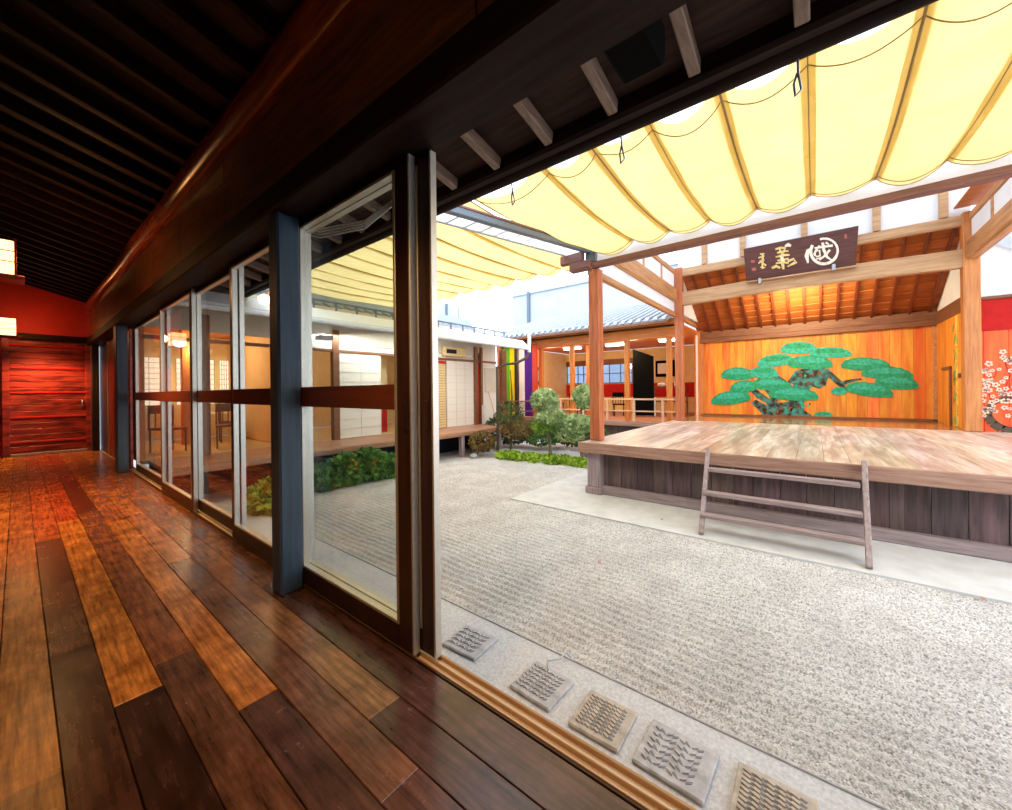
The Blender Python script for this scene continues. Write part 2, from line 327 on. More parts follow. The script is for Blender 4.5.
def boards(mb,axis,a0,a1,w,b0,b1,mk,lo=.75,hi=1.1,gap=.004,seed=1,jit=.06):
    """boards side by side from a0 to a1; mk(a,a',tone) adds one"""
    rnd=random.Random(seed); a=a0
    while a<a1-1e-4:
        e=min(a+w,a1); k=rnd.uniform(lo,hi); t=(k,k*rnd.uniform(1-jit,1+jit*.3),k*rnd.uniform(1-jit,1+jit))
        mk(a,e-gap,t); a=e
    return mb

# ================================================================ SETTING: corridor
GZ=-.55; DZ=.32
fl=MB(); rnd=random.Random(11)
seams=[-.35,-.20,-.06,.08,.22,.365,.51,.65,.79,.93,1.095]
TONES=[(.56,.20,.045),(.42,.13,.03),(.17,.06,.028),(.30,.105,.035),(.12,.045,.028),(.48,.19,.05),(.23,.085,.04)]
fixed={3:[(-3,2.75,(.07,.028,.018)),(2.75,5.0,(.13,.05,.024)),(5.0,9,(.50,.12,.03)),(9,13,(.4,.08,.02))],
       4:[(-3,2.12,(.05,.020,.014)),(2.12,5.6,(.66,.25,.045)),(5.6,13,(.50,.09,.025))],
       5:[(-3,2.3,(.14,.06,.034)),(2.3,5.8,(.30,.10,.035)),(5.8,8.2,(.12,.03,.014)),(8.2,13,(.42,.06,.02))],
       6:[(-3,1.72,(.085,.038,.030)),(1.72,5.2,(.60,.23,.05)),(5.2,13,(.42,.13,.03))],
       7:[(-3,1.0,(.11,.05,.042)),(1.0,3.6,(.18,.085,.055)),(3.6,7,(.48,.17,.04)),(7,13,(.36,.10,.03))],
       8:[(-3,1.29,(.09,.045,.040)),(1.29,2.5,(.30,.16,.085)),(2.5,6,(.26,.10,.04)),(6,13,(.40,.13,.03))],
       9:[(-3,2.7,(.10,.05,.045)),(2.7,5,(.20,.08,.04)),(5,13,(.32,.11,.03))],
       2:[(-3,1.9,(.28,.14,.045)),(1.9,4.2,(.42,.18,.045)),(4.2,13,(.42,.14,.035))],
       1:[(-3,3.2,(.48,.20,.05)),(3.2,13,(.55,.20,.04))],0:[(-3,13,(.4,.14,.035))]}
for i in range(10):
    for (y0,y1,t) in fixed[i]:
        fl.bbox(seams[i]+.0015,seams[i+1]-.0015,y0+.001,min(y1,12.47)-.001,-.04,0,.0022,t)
struct('floor',fl,'floor','polished brown board floor of the dark corridor','floor')
struct('floor_sill',MB().box(-.6,1.20,-3,12.47,-.12,-.041),'dark','dark timber under the corridor boards','floor')
# sill and rails
sl=MB().bbox(1.096,1.103,-3,12.47,-.04,.004,.002); struct('trim_1',sl,'frame','dark threshold lip beside the corridor boards','trim')
struct('trim_2',MB().bbox(1.104,1.190,-3,12.47,-.04,-.008,.003),'trackl','pale door sill between corridor and courtyard','sill')
for i,(x0,x1) in enumerate(((1.105,1.109),(1.137,1.145),(1.176,1.191))):
    tag(MB().bbox(x0,x1,-3,12.47,-.012,.008,.003).build('door_track','track'),['narrow brass-toned door rail nearest the corridor boards','middle brass-toned door rail on the sill','outermost wider brass-toned edge rail beside the paving'][i],'rail',None)
# left wall, end wall, back wall
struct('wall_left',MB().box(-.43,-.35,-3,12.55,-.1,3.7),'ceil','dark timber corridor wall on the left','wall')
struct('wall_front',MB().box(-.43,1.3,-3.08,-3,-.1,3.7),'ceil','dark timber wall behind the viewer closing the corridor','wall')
ew=MB().box(-.43,1.1,12.49,12.57,2.40,3.8); struct('wall_end',ew,'red','red plaster gable over the door at the corridor end','wall')
d=thing('door_1',(.45,12.45,0),'closed red lacquered plank door at the corridor end','door',None,'structure')
dm=MB()
boards(dm,'z',.07,2.33,.118,0,0,lambda a,e,t:dm.bbox(-.12,.95,12.43,12.47,a,e,.006),seed=2,gap=.006)
dm.build('door_leaf','reddoor',d)
MB().box(-.35,1.05,12.475,12.57,-.05,2.5).build('backing','red',d)  # added sheet that blocks slits of light between the door planks
fr=MB().bbox(-.20,-.10,12.40,12.48,0,2.40).bbox(.92,1.0,12.40,12.48,0,2.40); fr.build('door_jamb','reddoor',d)
MB().bbox(-.35,1.05,12.38,12.5,2.34,2.46).build('lintel','dark',d)
mt=MB()
for zz in (.25,.75,1.25,1.75,2.2): mt.bbox(-.10,.92,12.415,12.43,zz,zz+.035,.004)
mt.build('batten','crimson',d)
MB().bbox(-.10,.93,12.36,12.42,0.001,.05).build('bottom_rail','base',d)
MB().tube([(.86,12.42,.98),(.86,12.39,.98),(.86,12.39,1.10),(.86,12.42,1.10)],.012).build('pull_handle','steel',d)
# ceiling + rafters
def cz(x): return 3.25+(1.0-x)*.28
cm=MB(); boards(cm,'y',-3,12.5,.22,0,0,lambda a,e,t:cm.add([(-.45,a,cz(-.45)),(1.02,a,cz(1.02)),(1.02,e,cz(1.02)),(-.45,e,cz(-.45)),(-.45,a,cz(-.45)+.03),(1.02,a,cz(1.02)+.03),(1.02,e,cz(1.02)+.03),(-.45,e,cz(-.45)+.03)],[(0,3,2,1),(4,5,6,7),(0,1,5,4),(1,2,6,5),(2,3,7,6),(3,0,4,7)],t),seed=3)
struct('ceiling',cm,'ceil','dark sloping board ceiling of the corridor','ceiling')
y=-.9; k=0
rf=None
while y<12.3:
    if rf is None:
        y0=y; rf=tag(MB().bar((-.40,y,cz(-.40)-.045),(1.0,y,cz(1.0)-.045),.06,.085).build('ceiling_rafter','craft',None,(.3,y,3.4)),'dark reddish rafter crossing the sloping corridor ceiling','rafter','rafters under the corridor ceiling')
    else: copy_tree(rf,(0,y-y0,0))
    y+=.365
# log, header boards, header beam
tag(MB().tube([(.97,-3+i*.8,3.07+.012*math.sin(i*1.7)) for i in range(20)],[.105+.006*math.sin(i*2.3) for i in range(20)],14).build('log_beam','log',None,(.97,4,3.07)),'round polished reddish log running above the corridor doors','beam')
hp=MB(); boards(hp,'y',-3,12.47,1.3,0,0,lambda a,e,t:hp.bbox(.985,1.03,a,e,2.40,2.99,.004),seed=4,gap=.008)
struct('wall_right',hp,'header','brown board panel between log and door header','wall')
tag(MB().bbox(.93,1.18,-3,12.47,2.275,2.42,.01).build('header_beam','dark',None,(1.08,4,2.3)),'dark header beam running above the sliding glass doors','beam')
tag(MB().bbox(.955,.985,-3,12.47,2.42,2.45,.004).build('picture_moulding','header',None,(.97,4,2.43)),'thin brown moulding along the top of the header beam','moulding')
# posts
def post(name,x0,x1,y0,y1,z0,z1,mat,label):
    return tag(MB().bbox(x0,x1,y0,y1,z0,z1,.012).build(name,mat,None,((x0+x1)/2,(y0+y1)/2,z0)),label,'post')
post('corridor_post',.955,1.085,2.465,2.60,.0,2.275,'post','wide blue-grey timber post beside the nearest glass door')
post('corridor_post',.94,1.07,8.35,8.62,0,2.275,'post','narrow dark post between the far glass doors and corridor end')
post('corridor_post',.985,1.10,12.1,12.3,0,2.275,'darkv','dark post against the end wall by the red door')
# ---------------------------------------------------------------- sliding glass doors
def gdoor(n,y0,y1,x,label,side=0,stile=.065):
    """glass door between y0<y1 on track x"""
    d=thing(n,(x,(y0+y1)/2,.01),label,'glass door',None,'structure'); t=.032
    zb,zt=.012,2.272
    MB().bbox(x-t/2,x+t/2,y0,y0+stile,zb,zt,.003).build('stile','frame',d)
    MB().bbox(x-t/2,x+t/2,y1-stile,y1,zb,zt,.003).build('stile','frame',d)
    MB().bbox(x-t/2,x+t/2,y0+stile,y1-stile,zb,.115,.003).build('bottom_rail','frame',d)
    MB().bbox(x-t/2,x+t/2,y0+stile,y1-stile,2.235,zt,.003).build('top_rail','frame',d)
    MB().box(x-.003,x+.003,y0+stile-.01,y1-stile+.01,.105,2.24).build('pane','glass',d)
    a=MB()
    w=.016
    a.bbox(x-t/2-.004,x+t/2+.004,y0+stile,y0+stile+w,.115,2.235,.002).bbox(x-t/2-.004,x+t/2+.004,y1-stile-w,y1-stile,.115,2.235,.002)
    a.bbox(x-t/2-.004,x+t/2+.004,y0+stile+w,y1-stile-w,.115,.130,.002).bbox(x-t/2-.004,x+t/2+.004,y0+stile+w,y1-stile-w,2.22,2.235,.002)
    a.build('glazing_bead','alu',d)
    MB().bbox(x-t/2-.006,x+t/2+.006,y0+stile+w,y1-stile-w,1.115,1.235,.003).build('brown_band','band',d)['label']='reddish brown safety band across the glass'
    if side: 
        yy=y0 if side<0 else y1
        MB().bbox(x-t/2-.002,x+t/2+.002,yy-(.012 if side<0 else 0),yy+(0 if side<0 else .012),zb,zt,.002).build('edge_strip','alu',d)
    MB().bbox(x-t/2-.006,x-t/2,(y0+.012),(y0+.04),1.02,1.16,.002).build('finger_pull','frame',d)
    return d
xa,xb=1.116,1.160
gdoor('door_2',1.43,2.605,xa,'glass sliding door right beside the blue-grey post, nearest one in the inner track',-1,.095)
gdoor('door_3',1.335,2.62,xb,'glass sliding door in the outer track bordering the wide opening',-1,.08)
for i,(y0,y1,x,l) in enumerate(((2.66,3.80,xa,'glass door just left of the blue-grey post'),(3.72,5.00,xb,'second glass door left of the blue-grey post'),(4.93,6.35,xa,'third glass door left of the blue-grey post, before the farthest one'),(6.22,8.34,xb,'farthest glass door of the long bay, next to the narrow dark post'))):
    gdoor('door_%d'%(i+4),y0,y1,x,l,-1,.06)
dd=thing('door_8',(1.14,10.4,0),'brown solid shutter door near the corridor end','door',None,'structure')
MB().bbox(1.12,1.16,8.65,10.9,.01,2.27).build('door_leaf','reddoor',dd); MB().bbox(1.105,1.165,10.9,11.0,.01,2.27).build('edge_strip','alu',dd); MB().bbox(1.12,1.16,11.0,12.3,.01,2.27).build('door_leaf','frame',dd)
# corridor lanterns
def lantern(y,label):
    sh=-.08 if y<3 else 0
    d=thing('wall_lantern',(-.16,y,2.2),label,'lantern','paper lanterns on the corridor wall' if label.startswith('Paper') else None)
    z=2.36
    MB().bbox(-.30,-.01+sh,y-.11,y+.11,z,z+.30,.01).build('paper_shade','lantern',d)
    f=MB()
    for xx in (-.305,-.005+sh):
        for yy in (y-.115,y+.115): f.bbox(xx-.008,xx+.008,yy-.008,yy+.008,z-.02,z+.32,.002)
    for zz in (z+.1,z+.2): f.bbox(-.31,sh,y-.118,y-.112,zz-.004,zz+.004,.001).bbox(-.008+sh,-.002+sh,y-.11,y+.11,zz-.004,zz+.004,.001)
    f.build('frame','lantred',d); MB().bbox(-.35,.05+1.4*sh,y-.13,y+.13,z-.06,z-.02,.006).build('shelf_bracket','lantred',d)
    sp_=bpy.data.lights.new('lantern_bulb','SPOT'); sp_.energy=LP*(.42 if y<3 else 1); sp_.color=(1,.56,.22); sp_.spot_size=R(125); sp_.spot_blend=.8; sp_.shadow_soft_size=.10
    lo=bpy.data.objects.new('lantern_bulb',sp_); col.objects.link(lo); lo.location=(.12,y,z-.08); lo.rotation_euler=(0,R(-12),0); (point('lantern_glow',(.10,y-.05,z+.14),7,(1,.42,.12),.07) if y>3 else None); return d
LP=210
lantern(6.0,'glowing paper lantern on a red shelf, nearer one high on the left')
lantern(11.9,'small glowing paper lantern on the wall beside the red end door')
lantern(1.0,'paper lantern on the corridor wall beside the viewer')

# ================================================================ SETTING: ground
gm=MB(); gv=[]; gx=[1.0]+[2.2+.0135*i for i in range(340)]+[6.9+.3*i for i in range(7)]+[9.5,14,22,30]; gy=[-8]+[-2.0+.10*i for i in range(90)]+[8,12,30]
for yy in gy:
    for xx in gx:
        fade=max(0,min(1,(xx-2.2)/.12,(6.6-xx)/.5)) if -3<yy<7.5 else 0
        wob=.016*math.sin(yy*3.1)+.010*math.sin(yy*7.7+xx*2)+.008*math.sin(yy*19+xx*5)
        gv.append((xx,yy,GZ-.004+fade*.0075*math.sin((xx+wob)*6.2832/.081)+fade*.0025*math.sin(yy*23+xx*31)))
nx_=len(gx)
gm.add(gv,[(j*nx_+i,j*nx_+i+1,(j+1)*nx_+i+1,(j+1)*nx_+i) for j in range(len(gy)-1) for i in range(nx_-1)],smooth=True)
struct('ground',gm,'gravel','pale raked gravel of the courtyard','gravel')
struct('paving_1',MB().box(1.2,2.2,-8,8.4,GZ-.05,GZ+.010),'strip','smooth sand finished paving strip below the glass doors','paving')
struct('trim_3',MB().bbox(2.2,2.212,-8,8.4,GZ-.05,GZ+.018,.003),'tile','thin dark edging line between paving and gravel','edging')
struct('paving_2',MB().box(4.92,12,-8,3.85,GZ-.05,GZ+.014),'conc','pale concrete apron around the stage','paving')
struct('wall_corridor_base',MB().box(1.06,1.19,-3,12.47,GZ,-.12),'dark','dark boards under the corridor sill','wall')

# stepping tiles
def steptile(n,x0,y0,x1,y1,mat,pat,label,ang=0):
    cx,cy=(x0+x1)/2,(y0+y1)/2; hx,hy=(x1-x0)/2,(y1-y0)/2; z=GZ+.01
    d=thing('carved_tile',(cx,cy,z),label,'tile'); d.rotation_euler=(0,0,R(ang))
    MB().bbox(cx-hx,cx+hx,cy-hy,cy+hy,z,z+.022,.006).build('slab',mat,d)
    g=MB(); r=MB()
    zt=z+.0225
    nx,ny=pat
    for i in range(nx):
        for j in range(ny):
            px=cx-hx*.80+hx*1.6*(i+.5)/nx; py=cy-hy*.74+hy*1.48*(j+.5)/ny
            s=1 if j%2 else -1; L=hx*1.6/nx*.5; wv=hy*.10
            q=[(px-L*.75,py-s*L*.65),(px,py+s*L*.1-wv*.5),(px+L*.75,py-s*L*.05+s*L*.6),(px,py+s*L*.1+wv*.9)]
            if n%2: q=[(px-L*.9,py-wv),(px,py-wv*1.2+s*.004),(px+L*.9,py+wv*.4),(px,py+wv)]
            g.poly([(a,b,zt-.001) for a,b in q],(0,0,.0025))
            r.poly([(a,b+wv*1.5,zt-.001) for a,b in q],(0,0,.009))
    g.build('carved_groove','tiled',d)['label']='dark grooves of the wavy relief'; r.build('wavy_ridge',mat,d)
    return d
steptile(0,1.80,1.73,2.06,2.02,'tile',(5,5),'worn grey carved tile nearest the door stile',4)
steptile(0,1.77,1.13,2.04,1.41,'tile',(7,6),'grey carved tile with close wavy rows, second from the door stile',-2)
steptile(1,1.76,.75,2.04,1.02,'tilew',(9,4),'warm sandy carved tile in the middle of the five, with smooth right half',1)
steptile(0,1.76,.37,2.05,.68,'tile',(6,4),'large grey tile with deep herringbone marks, fourth from the door stile',-2)
steptile(1,1.78,.0,2.06,.29,'tilew',(9,5),'brownish carved tile cut by the bottom edge of the photo',0)
tw=MB().tube([(1.98,1.26,GZ+.02),(2.06,1.33,GZ+.05),(2.14,1.28,GZ+.045),(2.19,1.27,GZ+.06),(2.20,1.24,GZ+.03)],.007,6); tag(tw.build('bent_wire','steel',None,(2.1,1.28,GZ+.01)),'short bent dark wire lying by the second carved tile','wire')
for i,(x,y,l) in enumerate(((4.86,-1.05,'small reddish dry leaf on the gravel at the right edge'),(3.6,1.7,'tiny dark dry leaf on the gravel in mid courtyard'),(5.3,1.6,'tiny dry leaf on the concrete left of the ladder'))):
    lf=MB().add([(x-.03,y,GZ+.02),(x,y-.018,GZ+.028),(x+.035,y+.005,GZ+.022),(x+.005,y+.02,GZ+.03)],[(0,1,2,3)]).add([(x-.03,y,GZ+.018),(x,y-.018,GZ+.026),(x+.035,y+.005,GZ+.020),(x+.005,y+.02,GZ+.028)],[(3,2,1,0)])
    tag(lf.build('dry_leaf','leafdry',None,(x,y,GZ+.014)),l,'leaf')

# ================================================================ eave of the corridor
ev=thing('corridor_eave',(1.7,4,2.9),'dark timber eave overhanging the courtyard above the glass doors','eave')
def ez(x): return 3.10-(x-1.05)*.20
sb=MB()
for (x0,x1) in ((1.0,1.42),(1.425,1.85),(1.855,2.30)):
    sb.add([(x0,-3,ez(x0)+.04),(x1,-3,ez(x1)+.04),(x1,9.2,ez(x1)+.04),(x0,9.2,ez(x0)+.04),(x0,-3,ez(x0)+.07),(x1,-3,ez(x1)+.07),(x1,9.2,ez(x1)+.07),(x0,9.2,ez(x0)+.07)],[(0,3,2,1),(4,5,6,7),(0,1,5,4),(1,2,6,5),(2,3,7,6),(3,0,4,7)])
sb.build('soffit_board','soffit',ev)
MB().bar((1.84,-3,ez(1.84)+.03),(1.84,9.2,ez(1.84)+.03),.03,.03).build('batten','rafter',ev)
y=-1.75
while y<9:
    MB().bar((1.05,y,ez(1.05)),(2.21,y,ez(2.21)-.005),.058,.085).build('eave_rafter','rafter',ev); y+=.445
MB().bbox(2.21,2.30,-3,9.2,2.80,2.93,.02).build('fascia','dark',ev)
MB().tube([(2.34,-3,2.83),(2.34,9.2,2.83)],.055,12).build('gutter','dark',ev)
rt=MB().add([(1.0,-3,3.35),(2.42,-3,2.95),(2.42,9.2,2.95),(1.0,9.2,3.35),(1.0,-3,3.40),(2.42,-3,3.0),(2.42,9.2,3.0),(1.0,9.2,3.40)],[(0,3,2,1),(4,5,6,7),(0,1,5,4),(1,2,6,5),(2,3,7,6),(3,0,4,7)]); rt.build('roof_covering','rooft',ev)
struct('ceiling_roof',MB().add([(-.5,-3.1,3.75),(1.02,-3.1,3.34),(1.02,12.6,3.34),(-.5,12.6,3.75),(-.5,-3.1,3.80),(1.02,-3.1,3.39),(1.02,12.6,3.39),(-.5,12.6,3.80)],[(0,3,2,1),(4,5,6,7),(0,1,5,4),(1,2,6,5),(2,3,7,6),(3,0,4,7)]),'rooft','roof covering over the corridor','roof')
struct('wall_clerestory',MB().box(1.0,1.06,-3,12.5,2.99,3.4),'dark','dark boards between log and corridor roof','wall')
for y,l in ((1.79,'wire hook hanging from the eave nearest the yellow awning corner'),(.93,'wire hook hanging from the eave by the middle rafter'),(.05,'wire hook hanging from the eave near the top right')):
    tag(MB().tube([(2.34,y,2.80),(2.36,y,2.72),(2.37,y-.012,2.64),(2.37,y+.012,2.62),(2.37,y+.018,2.68),(2.36,y+.004,2.72)],.006,6).build('wire_hook','steel',None,(2.35,y,2.8)),l,'hook')
un=thing('black_loudspeaker',(1.68,.6,2.70),'black box loudspeaker hung under the eave between two rafters','loudspeaker')
MB().bbox(1.52,1.86,.52,.72,2.68,2.86,.015).build('housing','black',un)
MB().bbox(1.50,1.52,.53,.71,2.69,2.85,.004).build('front_grille','navy',un); MB().tube([(1.6,.62,2.86),(1.6,.62,2.97)],.008).build('mounting_rod','steel',un); MB().tube([(1.8,.62,2.86),(1.8,.62,2.95)],.008).build('mounting_rod','steel',un)
for k in range(4):
    tag(MB().tube([(1.30+.03*k,3.25,2.56-.02*k),(1.42,2.9,2.43-.022*k),(1.52,2.45,2.40-.018*k),(1.54,2.12,2.46-.010*k),(1.56,2.02,2.93)],.006,6).build('power_cable','cable',None,(1.5,2.4,2.4)),'pale cable sagging under the eave behind the nearest glass door','cable','cables slung under the eave')

# ================================================================ awnings
def awning(name,x0,x1,ys,z,label,sag=.13,kx=0.0,hem=True,flare=0):
    d=thing(name,((x0+x1)/2,(ys[0]+ys[-1])/2,z),label,'awning')
    m=MB(); NX=26; NY=12; rows=[]
    for i in range(NX+1):
        s=i/NX; row=[]
        for j in range(len(ys)-1):
            for k in range(NY):
                t=k/NY; y=ys[j]+(ys[j+1]-ys[j])*t
                sg=sag*(.75+.25*math.sin(j*2.1+1))*(1-.35*math.sin(math.pi*s))
                edge=.16*math.sin(math.pi*t)
                if j==len(ys)-2: pass
                if j==0: y+=flare*(1-s)*(1-t)
                x=x0+(x1-x0)*s+(edge*(1-s)**6)*.8+ (edge*s**6)*.45
                row.append((x,y,z+kx*(x-x0)-sg*math.sin(math.pi*t)**.8-.10*math.sin(math.pi*s)+.006*math.sin(17*s+3*j)))
        row.append((x0+(x1-x0)*s,ys[-1],z+kx*(x1-x0)*s-.10*math.sin(math.pi*s))); rows.append(row)
    n=len(rows[0])
    m.add([p for r_ in rows for p in r_],[(i*n+j,i*n+j+1,(i+1)*n+j+1,(i+1)*n+j) for i in range(NX) for j in range(n-1)],smooth=True)
    m.build('canvas','awning',d)
    if hem:
        for i in (2,NX-1,NX):
            h=MB(); h.tube([(p[0],p[1],p[2]-.004) for p in rows[i]],.005,5); h.build('hem','hem',d)
    for j in range(1,len(ys)-1):
        sm=MB(); q=[]
        for i in range(13):
            t=i/12; xx=x0+(x1-x0)*t; zz=z+kx*(xx-x0)-.10*math.sin(math.pi*t)
            q+=[(xx,ys[j]-.05,zz-.018),(xx,ys[j],zz-.004),(xx,ys[j]+.05,zz-.018)]
        sm.add(q,[(3*i+k,3*i+k+1,3*i+k+4,3*i+k+3) for i in range(12) for k in (0,1)],smooth=True); sm.build('seam_strip','seam',d)
    for j,yy in enumerate(ys):
        mm=MB().tube([(x0+(x1-x0)*i/8,yy+(flare*(1-i/8) if j==0 else 0),z+kx*(x1-x0)*i/8-.10*math.sin(math.pi*i/8)-.006) for i in range(9)],.009 if j%2==0 else .004,6); mm.build('support_wire','rod',d)
        MB().tube([(x1,yy,z+kx*(x1-x0)),(x1+.04,yy,z+kx*(x1-x0)+.0),(x1+.09,yy,z+kx*(x1-x0)+.03)],.008,6).build('wire_clip','steel',d)
    return d
HY=[2.96,2.25,1.70,1.14,.58,.02,-.57,-1.12,-1.7,-2.3,-2.9]
awning('fabric_awning',3.42,6.18,HY,3.60,'large yellow canvas awning in scalloped folds in front of the stage',flare=.34)
awning('fabric_awning',2.9,7.2,[3.55+.62*i for i in range(14)],3.78,'yellow canvas awning farther back, beyond the metal gutter beam',.12)
gb=thing('gutter_beam',(4.3,3.05,3.3),'dark blue-brown metal gutter beam between the two yellow awnings','beam')
MB().bar((2.4,3.05,3.08),(6.3,3.05,3.62),.09,.075).build('channel','lattice',gb)
MB().bar((2.4,3.02,3.13),(6.3,3.02,3.68),.05,.03).build('upper_flange','purl',gb)
ws=MB().add([(2.5,3.10,3.14),(6.2,3.10,3.62),(6.2,3.42,3.60),(2.5,3.42,3.12)],[(0,1,2,3)]); ws.build('translucent_strip','sheet',gb)
for i in range(13):
    x=2.6+.3*i; MB().bar((x,3.1,3.15+(x-2.5)*.13),(x,3.42,3.13+(x-2.5)*.13),.03,.02).build('cross_bar','lattice',gb)
MB().bar((2.45,3.44,3.12),(6.2,3.44,3.60),.03,.04).build('side_rail','steel',gb)

# ================================================================ STAGE
YL,YR=3.02,-2.36
st=thing('noh_stage',(8.5,.3,GZ+.014),'raised open timber stage with cedar pillars, plank deck and painted pine backboard','stage')
dk=MB(); rnd=random.Random(5)
y=3.10
while y>-5.2:
    w=rnd.choice([.24,.27,.30]); xs=[5.86,rnd.uniform(8,10),11.42]
    for a,b in zip(xs,xs[1:]):
        k=rnd.uniform(.80,1.15); dk.bbox(a+.001,b-.002,y-w+.003,y,DZ-.045,DZ,.003,(k,k*rnd.uniform(.94,1),k*rnd.uniform(.88,1)))
    y-=w
dk.build('deck','deck',st)
rd=MB(); boards(rd,'x',11.42,14.0,.26,0,0,lambda a,e,t:rd.bbox(a,e,YR-.1,YL+.05,DZ-.045,DZ,.003,t),seed=8); rd.build('rear_deck','reardeck',st)['label']='darker glossy boards at the rear of the stage'
MB().bbox(5.84,6.0,-5.2,3.12,.155,DZ-.03,.012).bbox(5.84,5.88,-5.2,3.12,.27,DZ+.005,.006).build('front_edge_beam','edge',st)
MB().bar((5.845,3.085,.235),(11.4,3.085,.235),.07,.14).build('side_edge_beam','edge',st)
sk=MB(); boards(sk,'y',-5.2,2.9,.265,0,0,lambda a,e,t:sk.bbox(6.10,6.13,a,e,-.42,.17,.004,t),seed=9,lo=.6,hi=1.25,gap=.008,jit=.1); sk.build('skirting_board','skirt',st)
sk2=MB(); boards(sk2,'x',6.14,11.4,.265,0,0,lambda a,e,t:sk2.bbox(a,e,2.94,2.97,-.42,.17,.004,t),seed=19,lo=.6,hi=1.25,gap=.008); sk2.build('side_skirting_board','skirt',st)
MB().bbox(6.00,6.14,-5.2,2.88,GZ+.014,-.40,.012).build('base_rail','base',st)
MB().bbox(6.02,11.4,2.90,3.02,GZ+.014,-.40,.012).build('side_base_rail','base',st)
MB().bbox(5.95,6.13,2.78,3.01,-.42,.16,.012).bbox(5.93,6.15,2.75,3.04,GZ+.014,-.42,.012).build('corner_post','greyz',st)
for yy in (1.9,.6,-.7,-2.0,-3.3): MB().bbox(6.09,6.14,yy-.06,yy+.06,-.42,.16,.01).build('skirting_stud','skirt',st)
# pillars
def pil(x,y,w,z1,mat='cedar'): MB().bbox(x-w/2,x+w/2,y-w/2,y+w/2,DZ,z1,.015).build('pillar',mat,st)
pil(6.27,YL-.05,.19,3.28,'cedarred'); pil(11.33,YL-.12,.20,4.5,'cedarred'); pil(11.33,YR+.02,.22,4.5,'cedar')
pil(6.27,YR-.02,.19,3.28,'cedarred'); pil(14.0,YL-.10,.16,3.1,'cedar'); pil(14.0,YR+.02,.16,3.1,'beamx')
MB().bbox(6.17,6.37,YL-.10,YL+.09,3.40,3.78,.01).build('post_cap','lattice',st)['label']='dark blue metal cap on the front corner pillar'
MB().bbox(6.05,6.2,YL-.05,YL+.35,3.26,3.42,.02).bbox(6.08,6.18,YL+.1,YL+.55,3.42,3.6,.02).build('bracket','purl',st)
# front frame beam, side beams
MB().bbox(6.13,6.25,-5.2,3.22,3.285,3.385,.012).build('front_beam','purl',st)
MB().bbox(6.16,14.0,YL-.05,YL+.05,3.18,3.30,.012).build('tie_beam','beamx',st)
MB().bbox(11.47,14.0,YR-.05,YR+.05,2.68,2.98,.012).build('tie_beam','lint',st)
for (yy,) in ((YL-.0,),(YR,)):
    MB().bbox(6.25,11.35,yy-.09,yy+.09,3.58,3.95,.03).build('side_girder','beamx',st)
    MB().bbox(6.25,11.35,yy-.05,yy+.05,4.34,4.48,.02).build('side_plate','beamx',st)
    MB().bbox(6.3,11.3,yy-.02,yy+.02,3.955,4.335,.002).build('plaster_infill','plaster',st)
    for xx in (7.5,8.8,10.1): MB().bbox(xx-.05,xx+.05,yy-.035,yy+.035,3.95,4.34,.006).build('strut','beamx',st)
MB().bbox(6.36,14.0,YL-.02,YL+.02,3.30,3.575,.002).build('plaster_infill','plaster',st)
# bright rear cross frame at X 11.3
MB().bar((11.34,2.85,3.64),(11.34,.35,3.70),.16,.35).bar((11.34,.35,3.70),(11.34,-2.25,3.63),.16,.35).build('rear_girder','beamy',st)
MB().bbox(11.27,11.36,YR+.01,YL-.11,4.255,4.465,.02).build('rear_plate','beamy',st)
MB().bbox(11.36,11.40,YR,YL-.1,4.47,5.3,.002).build('plaster_gable','plaster',st)
for yy in (2.25,1.38,.16,-1.05,-2.0): MB().bbox(11.255,11.358,yy-.06,yy+.06,4.47,5.2,.008).build('gable_strut','beamy',st)
# stage main roof: unseen, pale sheeting made translucent to let daylight in
rs=MB().add([(6.3,3.2,4.55),(11.4,3.2,5.35),(11.4,-5.3,5.35),(6.3,-5.3,4.55)],[(0,1,2,3)]); rs.build('unseen_roof_sheet','sheet',st)
fs=MB(); 
NY=40
vs=[];
for i in range(NY+1):
    yy=3.15-8.4*i/NY
    vs+=[(6.24,yy,3.385),(6.30,yy,4.0+.01*math.sin(i*1.3)),(6.36,yy,4.6)]
fs.add(vs,[(3*i+j,3*i+3+j,3*i+4+j,3*i+1+j) for i in range(NY) for j in (0,1)],smooth=True); fs.build('white_front_sheeting','sheet',st)
for yy in (2.4,-1.9):
    pass
# sloping rear ceiling
A=(11.42,4.49); B=(14.0,3.02)
cb=MB(); n=11
for i in range(n):
    xa0=A[0]+(B[0]-A[0])*i/n; xb0=A[0]+(B[0]-A[0])*(i+1)/n; za=A[1]+(B[1]-A[1])*i/n; zb=A[1]+(B[1]-A[1])*(i+1)/n
    k=random.uniform(.8,1.1)
    cb.add([(xa0,YR-.06,za),(xb0,YR-.06,zb+.02),(xb0,YL,zb+.02),(xa0,YL,za),(xa0,YR-.06,za+.03),(xb0,YR-.06,zb+.05),(xb0,YL,zb+.05),(xa0,YL,za+.03)],[(0,3,2,1),(4,5,6,7),(0,1,5,4),(1,2,6,5),(2,3,7,6),(3,0,4,7)],(k,k*.97,k*.95))
cb.build('rear_ceiling','ceilb',st)
for i in range(15):
    yy=2.62-i*.345
    MB().bar((A[0],yy,A[1]-.04),(B[0],yy,B[1]-.04),.055,.08).build('rear_rafter','ceilr',st)
for yy,s in ((YL-.12,1),(YR+.02,-1)):
    MB().poly([(11.4,yy,3.0 if s<0 else 3.3),(14.0,yy,3.0 if s<0 else 3.3),(14.0,yy,3.05),(11.4,yy,4.52)] if s<0 else [(11.4,yy,3.3),(13.55,yy,3.3),(11.4,yy,4.52)],(0,.02*s,0)).build('gable_plaster','plaster',st)
